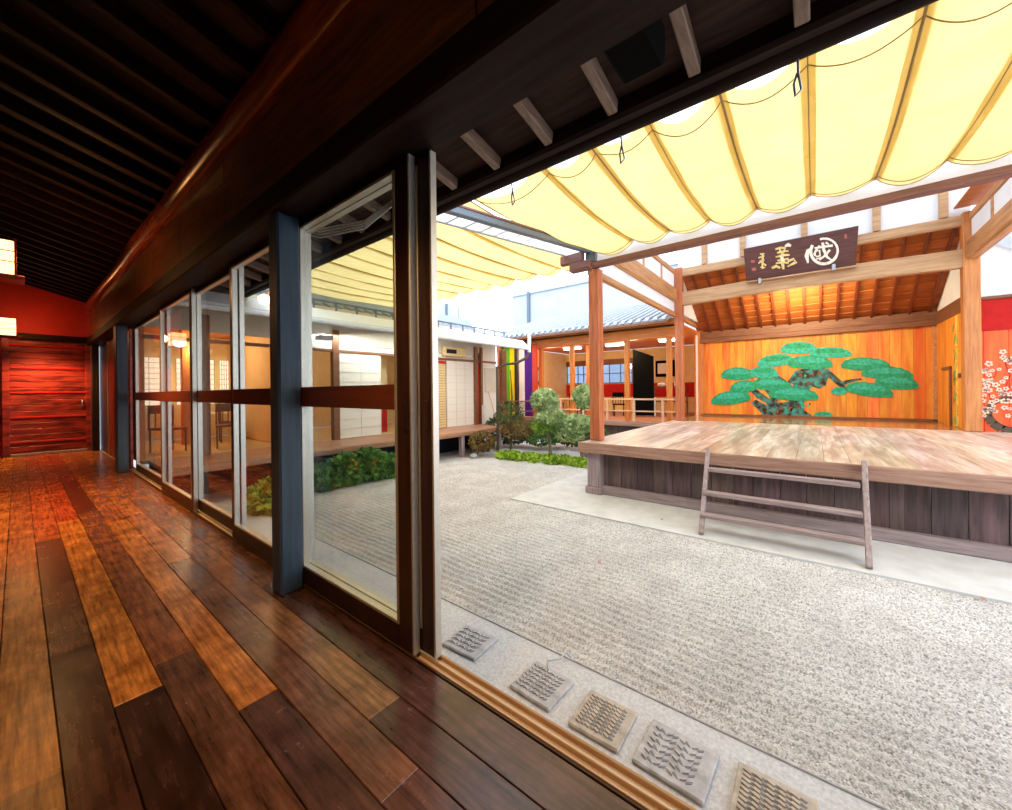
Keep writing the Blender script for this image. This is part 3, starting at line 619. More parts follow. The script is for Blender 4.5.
# back wall (mirror board) with lintel
bw=MB(); boards(bw,'y',YR,YL-.1,.212,0,0,lambda a,e,t:bw.bbox(13.96,14.0,a,e,DZ,2.72,.003,t),seed=12,lo=.82,hi=1.10,gap=.003,jit=.40)
back=bw.build('back_board','mirror',st); MB().box(14.005,14.05,YR-.1,YL,DZ-.1,3.1).build('gap_backing','lint',st)  # unseen plates added behind the boards to stop sky light leaking through gaps
MB().box(11.405,11.45,-5.2,YR-.1,DZ-.1,2.9).build('gap_backing','lint',st); MB().box(11.4,14,YR+.035-.08,YR-.005,DZ-.1,3.0).build('gap_backing','lint',st)
MB().bbox(13.86,14.02,YR,YL-.1,2.66,2.80,.01).bbox(13.90,14.02,YR,YL-.1,2.80,3.04,.01).build('back_lintel','lint',st)
MB().bbox(13.92,13.96,YR,YL-.1,DZ,DZ+.06,.006).build('back_skirting','lint',st)
# painted pine
def clump(cy,cz_,ry,rz,tilt,seed):
    """fan shaped cloud of needles: flat underside, scalloped domed top; tilt = z rise from left to right"""
    pts=[]; rr=random.Random(seed); n=30
    for i in range(n+1):
        t=i/n; a=math.pi*t
        y=cy+ry*math.cos(a); z=cz_-rz*.55+rz*1.55*math.sin(a)**.75
        if 0<i<n: z+=.022*abs(math.sin(t*math.pi*8)); 
        z+=-tilt*.5*math.cos(a)*-1*-1
        pts.append((y,z))
    for i in range(1,16):
        t=i/16; y=cy-ry+2*ry*t; z=cz_-rz*.55-rz*.38*math.sin(math.pi*t)-.014*abs(math.sin(t*math.pi*6)) -tilt*.5*(1-2*t)*-1*-1*-1
        pts.append((y,z))
    return pts
CL=[(0.37,2.32,.41,.17,-.03,1),(-.33,2.14,.45,.14,-.08,1),(.91,1.99,.44,.18,.06,1),(.11,1.89,.5,.19,-.08,0),(-1.04,1.78,.48,.17,-.08,0),(1.88,1.63,.45,.19,-.02,0),(1.2,1.65,.36,.17,-.05,1),(-1.45,1.53,.48,.17,-.11,0),(1.03,1.29,.5,.18,-.06,0),(1.75,1.21,.35,.2,.1,0),(-1.62,1.28,.4,.17,-.09,0),(2.08,.88,.54,.21,.13,0),(.5,1.0,.58,.19,-.07,0),(-1.11,1.11,.46,.18,-.16,0),(-.51,1.08,.15,.1,0,1),(-.17,.42,.2,.08,.01,1)]
TR=[[(1.20,.33),(1.1,.45),(1.14,.74),(1.38,.88),(1.53,1.1),(1.41,1.17),(1.08,.88),(.85,.88),(.85,.74),(.45,.81),(.24,.82),(.24,.54),(.08,.40),(.08,.33)],
[(.62,1.36),(.45,1.67),(.23,1.73),(-.29,1.7),(-.58,1.34),(-.68,1.14),(-.61,.98),(-.51,1.21),(-.29,1.47),(-.24,1.25),(-.11,1.15),(.07,1.22),(.13,1.08),(.34,1.19)],
[(1.53,.73),(1.41,.84),(1.14,.67),(1.09,.33),(1.22,.33),(1.27,.45)],[(-.49,1.33),(-.78,1.4),(-.97,1.42),(-.97,1.38),(-.73,1.3),(-.58,1.21)],
[(1.0,.85),(1.2,1.15),(1.35,1.5),(1.28,1.52),(1.1,1.2),(.9,.88)],[(.3,1.1),(.45,.8),(.6,.75),(.55,1.0),(.45,1.4),(.35,1.4)],[(.45,1.2),(.9,1.62),(1.0,1.60),(.62,1.15)]]
for i,t in enumerate(TR): MB().poly([(13.952-.0004*i,a,b) for a,b in t],(.006,0,0)).build('painted_trunk','trunkp',back)
rr=random.Random(3)
for i in range(26):
    a,b=rr.uniform(.1,1.2),rr.uniform(.36,.85)
    if i>14: a,b=rr.uniform(-.2,.55),rr.uniform(1.2,1.65)
    s=rr.uniform(.03,.07); MB().poly([(13.9485,a+s*math.cos(q)*rr.uniform(.5,1),b+s*1.4*math.sin(q)*rr.uniform(.5,1)) for q in [k*1.05 for k in range(6)]],(.003,0,0)).build('bark_patch','green2' if i%2 else 'lint',back)
for i,(cy,zz,ry,rz,tl,c) in enumerate(CL):
    p=clump(cy,zz,ry,rz,tl,i)
    MB().poly([(13.944-.0007*i,a,b) for a,b in p],(.004,0,0)).build('painted_needles','green2' if c else 'green1',back)
    p2=[(y_,zz+(z_-zz)*.45+rz*.35) for y_,z_ in [((a-cy)*.72+cy,b) for a,b in p]]
    MB().poly([(13.9437-.0007*i,a,b) for a,b in p2],(.0003,0,0)).build('painted_highlight','green2' if not c else 'green1',back)
# right rear side wall with painted bamboo
sw=MB(); boards(sw,'x',11.46,13.92,.41,0,0,lambda a,e,t:sw.bbox(a,e,YR+.0,YR+.03,DZ,2.68,.003,t),seed=14,lo=.85,hi=1.1,jit=.15)
side=sw.build('side_board','mirror',st)
for x0 in (12.2,12.55): 
    pass
bb=MB(); 
for k in range(7):
    z=.34+k*.335; bb.bbox(12.16,12.30,YR+.030,YR+.038,z,z+.31,.012)
bb.build('painted_bamboo','bambooy',side)
lv=MB(); rr=random.Random(6)
for k in range(34):
    x=12.34+rr.uniform(-.16,.12); z=rr.choice([.5,.95,1.45,1.55,2.0,2.4])+rr.uniform(-.2,.2); a=rr.uniform(-1.9,-.6); L=rr.uniform(.12,.24)
    dx,dz=math.cos(a)*L,math.sin(a)*L
    lv.poly([(x,YR+.037,max(z,.5)),(x+dx*.4-dz*.14,YR+.037,max(z,.5)+dz*.4),(x+dx,YR+.037,max(z,.5)+dz),(x+dx*.4+dz*.14,YR+.037,max(z,.5)+dz*.4)],(0,.004,0))
lv.build('painted_leaves','bamboo',side)
MB().bbox(11.9,12.0,YR+.03,YR+.07,1.35,1.45,.01).bbox(12.62,12.68,YR+.03,YR+.07,DZ,1.6,.01).bbox(12.62,13.3,YR+.03,YR+.07,1.55,1.62,.01).build('hatch_frame','lint',side)
# plum painted wall right of the pillar
pw=MB(); boards(pw,'y',-5.2,YR-.10,.30,0,0,lambda a,e,t:pw.bbox(11.36,11.40,a,e,DZ,2.24,.003,t),seed=15,lo=.85,hi=1.1,jit=.12)
plum=pw.build('plum_board','redwall',st)
MB().bbox(11.33,11.42,-5.2,YR-.1,2.22,2.80,.01).build('crimson_lintel','crimson',st); MB().bbox(11.30,11.42,-5.2,YR-.1,2.80,2.86,.01).build('lintel_moulding','lint',st)
MB().bbox(11.37,11.40,-5.2,YR-.1,2.86,5.3,.002).build('white_side_wall','plaster',st)
MB().poly([(11.30,-2.45,3.95),(11.30,-3.6,3.15),(11.30,-3.6,3.6),(11.30,-2.45,4.4)],(.05,0,0)).build('draped_cloth','sheet',st)
trk=MB(); pts=[(-3.05,1.02),(-2.9,.99),(-2.76,.96),(-2.62,.88),(-2.55,.76),(-2.54,.62),(-2.60,.48),(-2.71,.38),(-2.85,.35),(-3.0,.34)]
w=[.02,.03,.035,.04,.05,.055,.065,.07,.07,.07]
for (a,b),(c,d_),w0,w1 in zip(pts,pts[1:],w,w[1:]):
    n=Vector((c-a,d_-b)).orthogonal().normalized()
    trk.poly([(11.352,a+n.x*w0,max(DZ,b+n.y*w0)),(11.352,c+n.x*w1,max(DZ,d_+n.y*w1)),(11.352,c-n.x*w1,max(DZ,d_-n.y*w1)),(11.352,a-n.x*w0,max(DZ,b-n.y*w0))],(.007,0,0))
trk.build('painted_plum_trunk','bark',plum)
BL=[(-2.73,1.71),(-2.81,1.61),(-2.52,1.48),(-2.6,1.47),(-2.68,1.49),(-2.5,1.25),(-2.56,1.39),(-2.6,1.28),(-2.72,1.26),(-2.5,1.11),(-2.56,1.1),(-2.68,1.11),(-2.76,1.13),(-2.7,1.03),(-2.5,1.01),(-2.5,.75),(-2.56,.75),(-2.5,.62),(-2.73,.9),(-2.79,.9),(-2.74,.78),(-2.8,.76),(-2.78,.63),(-2.63,.71),(-2.61,.81),(-2.56,1.6),(-2.73,1.81),(-2.82,1.46),(-2.81,1.03),(-2.76,1.33)]
rr=random.Random(8)
BL+=[(rr.uniform(-3.5,-2.48),rr.uniform(.7,1.7)) for _ in range(60)]
bl=MB()
for i,(a,b) in enumerate(BL):
    s=rr.uniform(.018,.036)
    for q in range(5):
        t=q*1.2566+i; cy_,cz2=a+s*math.cos(t),b+s*math.sin(t)
        bl.poly([(11.349,cy_+s*.62*math.cos(u),cz2+s*.62*math.sin(u)) for u in [k*1.047 for k in range(6)]],(.004,0,0))
bl.build('painted_blossom','blossom',plum)
br=MB()
for a,b,c,d_ in ((-2.6,.85,-2.5,1.3),(-2.55,1.1,-2.7,1.6),(-2.7,.95,-2.85,1.5),(-2.6,1.3,-2.5,1.5),(-2.8,1.4,-2.72,1.8),(-2.9,1,-3.2,1.6)):
    n=Vector((c-a,d_-b)).orthogonal().normalized()*.008; br.poly([(11.354,a+n.x,b+n.y),(11.354,c,d_),(11.354,a-n.x,b-n.y)],(.005,0,0))
br.build('painted_branch','crimson',plum)
# rafters in upper right under roof
for k in range(4):
    x=6.6+k*1.2; MB().bar((x,YR,4.30+(x-6.3)*.157),(x,-5.2,4.30+(x-6.3)*.157),.09,.12).build('roof_rafter','beamy',st)
for k in range(8):
    yy=2.6-k*.95; MB().bar((6.35,yy,4.48),(11.4,yy,5.27),.06,.09).build('roof_rafter','beamx',st)
MB().bar((9.3,YR-.02,4.62),(11.3,YR-.02,4.62),.5,.03).build('corner_soffit','ceilb',st)
# ladder
ld=thing('stage_ladder',(5.35,.37,GZ+.014),'grey weathered three-rung wooden ladder leaning on the stage front','ladder')
for y0,y1 in ((1.10,1.16),(-.36,-.40)):
    MB().bar((5.02,y0-.03,GZ+.02),(5.82,y1-.02,.36),.05,.085).build('stringer','greyz',ld)
for x,z in ((5.62,.14),(5.36,-.11),(5.16,-.33)):
    MB().bar((x,1.10,z),(x,-.37,z),.12,.045).build('rung','grey',ld)
# plaque
sg=thing('name_plaque',(11.15,.3,3.82),'dark brown wooden plaque with gold and ivory brush characters above the stage','plaque')
TL=Vector((11.02,1.33,4.58)); TRR=Vector((11.02,-.75,4.58)); BLL=Vector((11.20,1.30,3.82)); BR=Vector((11.20,-.71,3.80))
nrm=(TRR-TL).cross(BLL-TL).normalized()
if nrm.x>0: nrm=-nrm
MB().poly([TL,TRR,BR,BLL],-nrm*.045).build('board','sign',sg)
def sp(x,y,dz=.0):
    s=(x-50)/920; top=245-185*s; bot=520-140*s; t=(bot-y)/(bot-top)
    return BLL.lerp(BR,s).lerp(TL.lerp(TRR,s),t)+nrm*dz
def stroke(mb,pts,w):
    n=len(pts); P=[Vector(p) for p in pts]; Lf=[];Rt=[]
    for i,p in enumerate(P):
        dd=(P[min(i+1,n-1)]-P[max(i-1,0)]); q=Vector((-dd.y,dd.x)).normalized()*(w[i] if isinstance(w,(list,tuple)) else w)/2
        Lf.append(p+q); Rt.append(p-q)
    for i in range(n-1):
        mb.poly([sp(*Lf[i],.002),sp(*Lf[i+1],.002),sp(*Rt[i+1],.002),sp(*Rt[i],.002)],nrm*.008)
c1=MB(); stroke(c1,[(725+104*math.cos(t),262-104*math.sin(t)) for t in [1.9-6.283*k/26+.0 for k in range(24)]],[18]*10+[24]*14)
stroke(c1,[(625,235),(600,255),(588,300),(600,358)],[8,30,34,14]); stroke(c1,[(650,235),(790,215)],[14,20]); stroke(c1,[(655,300),(655,260),(690,255),(695,300),(660,305)],14)
stroke(c1,[(712,190),(722,250),(750,310),(785,335)],[22,24,20,10]); stroke(c1,[(770,250),(740,290),(690,335)],[18,20,10]); stroke(c1,[(735,190),(760,205)],[18,10]); stroke(c1,[(665,325),(715,312)],12); stroke(c1,[(690,215),(670,240),(645,290)],16)
c1.build('carved_character','ivory',sg)
c2=MB(); stroke(c2,[(330,245),(375,232),(420,235)],[14,20,14]); stroke(c2,[(345,275),(385,262),(440,258)],14); stroke(c2,[(365,225),(372,275)],14); stroke(c2,[(410,222),(404,270)],14)
stroke(c2,[(330,310),(400,292),(450,290)],[12,20,14]); stroke(c2,[(388,255),(385,330),(392,412)],[20,34,20]); stroke(c2,[(345,340),(440,322)],16); stroke(c2,[(430,345),(480,325),(502,350),(430,388)],[16,22,26,12]); stroke(c2,[(292,402),(330,385),(365,400)],[20,26,18]); stroke(c2,[(330,362),(400,352),(440,360)],14)
c2.build('carved_character','gold',sg); 
for q,w_ in (([(412,218),(440,206),(462,216)],[14,32,20]),([(372,300),(400,350)],[16,22])):
    c3=MB(); stroke(c3,q,w_); c3.build('brush_highlight','ivory',sg)
c4=MB(); stroke(c4,[(220,280),(216,330),(208,410)],[16,20,14]); stroke(c4,[(180,318),(232,300)],12); stroke(c4,[(175,362),(205,350),(242,382)],[12,14,16]); stroke(c4,[(195,285),(235,282)],12); stroke(c4,[(185,345),(232,335)],10); stroke(c4,[(190,395),(232,400)],10); c4.build('carved_character','gold',sg)

for q,w_ in (([(110,350),(142,346)],22),([(112,418),(150,410)],26),([(880,125),(884,160)],[14,20])):
    c5=MB(); stroke(c5,q,w_); c5.build('seal_mark','seal',sg)
for x,y in ((180,505),(803,388)):
    p=sp(x,y); MB().bbox(p.x-.10,p.x+.06,p.y-.03,p.y+.03,p.z-.10,p.z+.03,.01).build('bracket','steel',sg)
MB().bar((11.18,1.3,3.795),(11.18,-.72,3.775),.09,.03).build('rest_ledge','beamy',sg)

# ================================================================ LEFT HOUSE (veranda)
hs=thing('tea_house',(5,8.6,GZ),'low house with white panels, veranda and pale metal eave across the courtyard','house')
EZ=.13; YE=7.28; YW=8.45
vb=MB(); boards(vb,'y',YE,8.5,.2,0,0,lambda a,e,t:vb.bbox(1.3,9.3,a,e,EZ-.05,EZ,.004,t),seed=21); vb.build('veranda_floor','engawa',hs)
MB().bbox(1.3,9.3,YE-.03,YE+.05,EZ-.12,EZ-.01,.01).build('veranda_edge','engawa',hs)
for x in (1.7,3.1,4.1,5.7,7.35,8.9): MB().bbox(x-.06,x+.06,YE+.03,YE+.15,GZ,EZ-.1,.01).build('veranda_leg','greyz',hs)
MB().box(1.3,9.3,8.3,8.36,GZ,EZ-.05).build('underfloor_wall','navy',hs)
def wall(x0,x1,z0,z1,mat,name='wall_panel',y=YW,t=.06): return MB().bbox(x0,x1,y,y+t,z0,z1,.004).build(name,mat,hs)
wall(1.25,9.39,2.30,3.1,'beige'); 
wall(1.25,10.1,2.11,2.17,'lint','lintel',YW-.03,.1)
wall(3.5,7.8,2.17,2.29,'shoji'); wall(7.8,9.38,2.17,2.29,'beige')
def hpost(x0,x1,mat='lint'): MB().bbox(x0,x1,YW-.06,YW+.08,EZ,2.6,.01).build('wall_post',mat,hs)
for a,b in ((1.98,2.13),(3.48,3.60),(4.38,4.53),(7.02,7.12),(7.38,7.44),(8.99,9.14),(9.27,9.37),(10.35,10.6)): hpost(a,b)
def shoji(x0,x1,mat='shoji',nh=9,nv=3,y=YW,z0=EZ+.02,z1=2.10,par=hs):
    s=MB().bbox(x0,x1,y,y+.02,z0,z1,.002).build('sliding_screen',mat,par)
    g=MB()
    for i in range(nh+1): z=z0+(z1-z0)*i/nh; g.box(x0,x1,y-.008,y,z-.004,z+.004)
    for i in range(nv+1): x=x0+(x1-x0)*i/nv; g.box(x-.004,x+.004,y-.008,y,z0,z1)
    g.build('screen_lattice','beige' if mat=='shoji' else 'lint',s); return s
wall(3.62,4.36,EZ,2.1,'cream','back_partition',9.6,.04)
shoji(4.55,5.62,nv=2); shoji(6.2,7.0,nv=2); shoji(7.84,8.97,nv=3)
wall(5.64,6.18,EZ,.95,'crimson','low_panel',9.0,.05); wall(5.64,6.18,.95,2.1,'cream','inner_panel',9.0,.05)
s=shoji(7.46,7.80,'cream',26,1); wall(7.44,7.47,EZ,2.1,'crimson','red_frame',YW-.02); wall(7.44,7.8,2.0,2.08,'crimson','red_frame',YW-.03); 
wall(9.40,10.1,EZ,2.9,'shoji'); wall(9.5,10.05,1.15,1.95,'beige','notice_panel',YW-.02,.02); wall(9.14,9.27,EZ,2.4,'crimson','red_strip')
# rooms behind
MB().box(1.25,10.1,8.5,12,EZ-.06,EZ-.01).build('room_floor','tatami',hs)
MB().box(1.25,10.1,8.5,12,2.62,2.68).build('room_ceiling','hall',hs)
MB().box(1.25,10.1,12,12.06,EZ,2.65).build('room_back_wall','cream',hs); MB().box(3.40,3.46,8.5,12,EZ,2.65).build('room_partition','cream',hs); MB().box(1.25,1.31,8.7,12,EZ,2.65).build('room_partition','hall',hs)
for a in (1.5,2.35,3.2): shoji(a-.02,a+.72 if a<3 else 3.38,'paperlit',9,4,11.8,.95,2.05)
MB().bbox(2.15,2.3,10.4,10.55,EZ,2.6,.01).build('room_post','hallz',hs)
# roof
EH=2.52
def slab(mb,x0,x1,y0,z0,y1,z1,t=.05): return mb.add([(x0,y0,z0),(x1,y0,z0),(x1,y1,z1),(x0,y1,z1),(x0,y0,z0+t),(x1,y0,z0+t),(x1,y1,z1+t),(x0,y1,z1+t)],[(0,3,2,1),(4,5,6,7),(0,1,5,4),(1,2,6,5),(2,3,7,6),(3,0,4,7)])
slab(MB(),1.3,10.1,7.12,EH,8.1,EH+.20).build('lower_eave','metalroof',hs)
MB().bbox(1.3,10.1,7.06,7.14,EH-.05,EH+.03,.02).build('eave_gutter','metalroof',hs)
slab(MB(),1.3,10.1,7.10,EH+.03,7.32,EH+.24,.03).build('white_eave_face','plaster',hs)
rp_=MB()
for i in range(25): x=1.5+i*.36; rp_.bar((x,7.2,EH-.01),(x,8.4,EH+.24),.04,.04)
rp_.build('eave_batten','lint',hs)
slab(MB(),1.3,10.1,8.1,EH+.22,9.6,EH+.85).build('upper_roof','rooft',hs)
tl=MB()
for i in range(32): x=1.4+i*.28; tl.tube([(x,8.1,EH+.30),(x,9.55,EH+.91)],.035,8)
tl.build('roof_tile_row','rooft',hs)
lt=MB()
for i in range(19): x=1.4+i*.48; lt.bbox(x-.015,x+.015,8.02,8.06,EH+.22,EH+.60,.003)
lt.bbox(1.3,10.1,8.02,8.06,EH+.58,EH+.62,.004).bbox(1.3,10.1,8.02,8.06,EH+.22,EH+.25,.004); lt.build('roof_rail','lattice',hs)
MB().box(1.3,10.1,9.55,9.6,EH+.8,EH+1.2).build('ridge_wall','whitew',hs)
sf=MB().bbox(3.95,4.25,YW-.35,YW-.1,2.32,2.42,.02).build('flood_lamp','steel',hs)
acb=thing('wall_sign_box',(8.1,8.36,2.2),'cream signboard box above the white screen on the house wall','box')
MB().bbox(7.62,8.5,8.30,8.43,2.22,2.50,.02).build('casing','cream',acb); MB().bbox(7.7,8.1,8.29,8.30,2.30,2.42,.003).build('dark_vent','navy',acb)
dp=thing('downpipe',(10.15,7.05,1),'curved dark rain pipe hanging from the eave corner','pipe')
MB().tube([(10.15,7.1,3.0),(10.15,7.1,2.75),(10.12,7.1,2.4)],.055,10).build('upper_pipe','metalroof',dp); MB().tube([(10.12,7.1,2.4),(9.95,7.1,2.2),(9.4,7.12,2.02),(9.0,7.15,1.98),(8.65,7.2,1.85)],[.05,.045,.04,.035,.035],10).build('lower_pipe','darkv',dp)
MB().tube([(8.65,7.2,1.9),(8.65,7.2,.2),(8.65,7.2,-.53)],.04,8).build('chain_pipe','bark',dp)
tag(MB().bbox(9.18,9.26,8.2,8.3,EZ,EZ+.62,.01).build('white_bottle','cwhite',None,(9.2,8.25,EZ)),'tall white container standing on the veranda by the dark posts','container')
bm_=thing('broom',(9.75,8.35,EZ),'long-handled pale broom leaning on the white wall','broom')
MB().tube([(9.62,8.40,EZ+1.05),(9.85,8.33,EZ+.3)],.012).build('handle','rail',bm_); MB().poly([(9.80,8.30,EZ+.3),(9.90,8.30,EZ+.3),(9.98,8.26,EZ+.01),(9.80,8.26,EZ+.01)],(0,.05,0)).build('bristles','base',bm_)
# chairs and a table inside the tea room
def chair(x,y,z,ang,mat,label,group=None):
    c=thing('dining_chair',(x,y,z),label,'chair',group); o=Vector((x,y,z))
    def q(a,b,c_,d_,e,f): return MB().bbox(x+a,x+b,y+c_,y+d_,z+e,z+f,.008)
    q(-.21,.21,-.21,.21,.42,.46).build('seat',mat,c)
    for a,b in ((-.2,-.2),(.17,-.2),(-.2,.17),(.17,.17)): q(a,a+.03,b,b+.03,0,.42).build('leg',mat,c)
    bk=q(-.21,.21,.18,.21,.72,.88); bk.bbox(x-.21,x-.18,y+.18,y+.21,z+.42,z+.88,.006).bbox(x+.18,x+.21,y+.18,y+.21,z+.42,z+.88,.006)
    for k in range(3): bk.bbox(x-.1+.09*k,x-.08+.09*k,y+.185,y+.2,z+.46,z+.73,.004)
    bk.build('backrest',mat,c); c.rotation_euler=(0,0,R(ang)); return c
chair(1.75,9.5,EZ-.01,20,'lint','dark chair seen through the third glass door, left of the orange post')
chair(2.65,9.3,EZ-.01,-15,'lint','dark chair on the mats right of the orange post behind the glass')
chair(3.0,10.4,EZ-.01,80,'lint','dark chair farther inside the lit room near the paper screens')
tb=thing('low_table',(2.4,11.0,EZ-.01),'round pale table in the lit room behind the glass doors','table')
MB().tube([(2.75,11.1,.72),(2.75,11.1,.75)],.42,24,smooth=False).build('tabletop','shoji',tb); MB().tube([(2.75,11.1,EZ-.01),(2.75,11.1,.72)],.04,8).build('pedestal','lint',tb)
hl=thing('pendant_lamp',(1.95,9.6,2.3),'round glowing lamp hanging in the lit room behind the glass','lamp')
MB().blob((1.95,9.6,2.2),(.10,.10,.09),1,0).build('globe','lampw',hl); MB().tube([(1.95,9.6,2.28),(1.95,9.6,2.62)],.008).build('cord','black',hl)

# ================================================================ FAR HALL with bridge
fh=thing('bridge_hall',(14,6.5,GZ),'orange lit timber hall with railing and tiled roof behind the stage','hall')
XF=11.9; HZ=.20
MB().box(XF-.15,17.5,3.15,9.9,HZ-.08,HZ).build('hall_floor','engawa',fh); MB().bbox(XF-.2,XF-.08,3.15,9.9,HZ-.14,HZ+.01,.01).build('floor_edge','edge',fh)
MB().box(XF,XF+.05,3.15,9.9,GZ,HZ-.1).build('underfloor_boards','skirt',fh)
for y in (3.35,4.62,6.56,7.84,9.8): MB().bbox(XF-.02,XF+.12,y-.07,y+.07,HZ,3.0,.01).build('hall_pillar','hallz',fh)
for y in (7.2,): MB().bbox(14.4,14.55,y-.08,y+.08,HZ,3.0,.01).build('hall_pillar','hallz',fh)
rl=thing('bridge_railing',(XF-.1,5.5,HZ),'low pale wooden railing along the bridge in front of the orange hall','railing')
MB().bbox(XF-.14,XF-.08,3.0,9.8,.86,.91,.01).build('top_rail','rail',rl); MB().bbox(XF-.13,XF-.09,3.0,9.8,.50,.54,.01).build('lower_rail','rail',rl)
y=3.5
while y<9.7: MB().bbox(XF-.145,XF-.075,y-.035,y+.035,HZ,.87,.008).build('rail_post','rail',rl); y+=.86
MB().bbox(XF-.05,XF+.1,2.99,9.9,2.72,3.26,.01).build('hall_header','hall',fh)
MB().box(XF-.05,17.5,2.99,9.9,3.02,3.07).build('hall_ceiling','hall',fh)
MB().box(17.45,17.5,3.15,5.9,HZ,3.0).box(17.45,17.5,8.2,8.6,HZ,3.0).box(17.45,17.5,5.9,8.2,2.42,3.0).box(17.45,17.5,8.6,10,2.42,3.0).box(17.45,17.5,5.9,8.2,HZ,1.48).box(17.45,17.5,8.6,10,HZ,1.48).build('hall_back_wall','cream',fh)
MB().box(XF+.1,17.5,9.9,9.96,HZ,3.0).build('hall_side_wall','cream',fh)
MB().box(14.1,17.5,3.10,3.15,HZ,3.0).build('hall_side_wall','hall',fh)
MB().bbox(17.40,17.46,5.8,10,2.36,2.62,.01).build('window_lintel','lint',fh)
MB().bbox(17.38,17.44,3.2,10,.85,1.45,.01).build('red_dado','crimson',fh)
for y0,y1 in ((5.95,8.15),(8.65,9.85)):
    wf=MB(); 
    for k in range(5): yy=y0+(y1-y0)*k/4; wf.bbox(17.41,17.45,yy-.02,yy+.02,1.48,2.42,.004)
    for zz in (1.5,1.95,2.40): wf.bbox(17.41,17.45,y0,y1,zz-.02,zz+.02,.004)
    w_=wf.build('hall_window','lattice',fh); MB().box(17.46,17.47,y0,y1,1.48,2.42).build('pane','sky_pane',w_)
# hall roof
slab_=lambda mb,y0,y1,x0,z0,x1,z1,t=.06: mb.add([(x0,y0,z0),(x0,y1,z0),(x1,y1,z1),(x1,y0,z1),(x0,y0,z0+t),(x0,y1,z0+t),(x1,y1,z1+t),(x1,y0,z1+t)],[(0,1,2,3),(7,6,5,4),(0,4,5,1),(1,5,6,2),(2,6,7,3),(3,7,4,0)])
slab_(MB(),3.2,10.2,11.35,3.12,15.5,4.5).build('tiled_roof','rooft',fh)
tl=MB(); en=MB()
for i in range(29):
    y=3.3+i*.24; tl.tube([(11.33,y,3.21),(15.5,y,4.58)],.045,8); MB().blob((11.32,y,3.20),(.03,.06,.06),i,0,2).build('eave_tile_end','metalroof',fh)
tl.build('roof_tile_row','rooft',fh)
MB().bbox(11.32,11.40,3.2,10.2,3.05,3.13,.01).build('eave_board','lint',fh)
# lamps in hall
for x,y,l in ((14.6,8.0,'white ceiling lamp in the orange hall, leftmost of three'),(14.6,6.1,'white ceiling lamp in the orange hall, middle of three beside the front pillar'),(14.6,4.05,'white ceiling lamp in the orange hall, behind the second stage pillar')):
    c=thing('ceiling_lamp',(x,y,3.0),l,'lamp'); MB().bbox(x-.12,x+.12,y-.38,y+.38,2.90,2.97,.02).build('diffuser','lampw',c); MB().bbox(x-.14,x+.14,y-.40,y+.40,2.97,3.02,.004).build('backplate','plaster',c)
# black screen, picture, table etc
bs=thing('folding_screen',(14,4.8,HZ),'tall black folding screen standing in the orange hall','screen')
MB().poly([(13.6,5.05,HZ),(14.0,4.45,HZ),(14.0,4.45,2.35),(13.6,5.05,2.62)],(.05,.02,0)).build('panel','black',bs); MB().poly([(14.0,4.45,HZ),(14.35,4.62,HZ),(14.35,4.62,2.35),(14.0,4.45,2.35)],(.05,.02,0)).build('panel','black',bs)
MB().bar((13.59,5.04,HZ+.03),(13.99,4.44,HZ+.03),.05,.05).build('foot_rail','lint',bs)
pf=thing('framed_picture',(17.3,5.0,2.1),'black framed calligraphy picture on the cream wall right of the black screen','picture')
MB().bbox(17.36,17.44,4.65,5.45,1.72,2.42,.02).build('frame','black',pf); MB().bbox(17.34,17.36,4.75,5.35,1.85,2.30,.004).build('paper','shoji',pf)
pf=thing('framed_picture',(14.5,9.85,1.9),'small dark framed picture on the left wall of the orange hall','picture')
MB().bbox(14.1,14.9,9.80,9.88,1.45,2.25,.02).build('frame','lint',pf); MB().bbox(14.25,14.75,9.78,9.80,1.6,2.1,.004).build('print','tile',pf)
tb=thing('side_table',(15,4.3,HZ),'dark side table behind the railing in the orange hall','table')
MB().bbox(14.8,15.4,3.6,4.9,1.22,1.28,.01).build('tabletop','lint',tb)
for x,y in ((14.85,3.65),(15.3,3.65),(14.85,4.8),(15.3,4.8)): MB().bbox(x,x+.05,y,y+.05,HZ,1.22,.006).build('leg','lint',tb)
MB().bbox(14.9,15.35,3.7,4.8,.7,.74).build('shelf','lint',tb)
vs_=thing('flower_vase',(15.0,3.95,1.28),'pale vase with a green spray on the dark side table','vase')
MB().tube([(15.0,3.95,1.28),(15,3.95,1.36),(15,3.95,1.44),(15,3.95,1.5)],[.06,.10,.07,.04],12).build('vase_body','ivory',vs_)
wb=tag(MB().bbox(14.2,14.24,4.55,5.0,HZ+.65,1.05,.01).bbox(14.2,14.5,4.55,4.58,HZ,HZ+.7,.01).bbox(14.2,14.5,4.97,5.0,HZ,HZ+.7,.01).build('notice_stand','plaster',None,(14.2,4.8,HZ)),'small white notice board standing under the black screen','notice board')
tag(MB().blob((15.1,4.5,1.35),(.10,.16,.08),5,.2).build('white_bowl','ivory',None,(15.1,4.5,1.28)),'rounded pale bowl on the dark side table','bowl')
chair(14.0,8.4,HZ,10,'black','black chair in the orange hall behind the left end of the railing')
chair(14.3,7.7,HZ,-30,'black','black chair in the orange hall above the round pale shrub')
chair(13.8,6.9,HZ,40,'black','black chair in the orange hall between the shrub and front pillar')
chair(13.9,5.7,HZ,-60,'black','black chair in the orange hall just right of the front pillar')
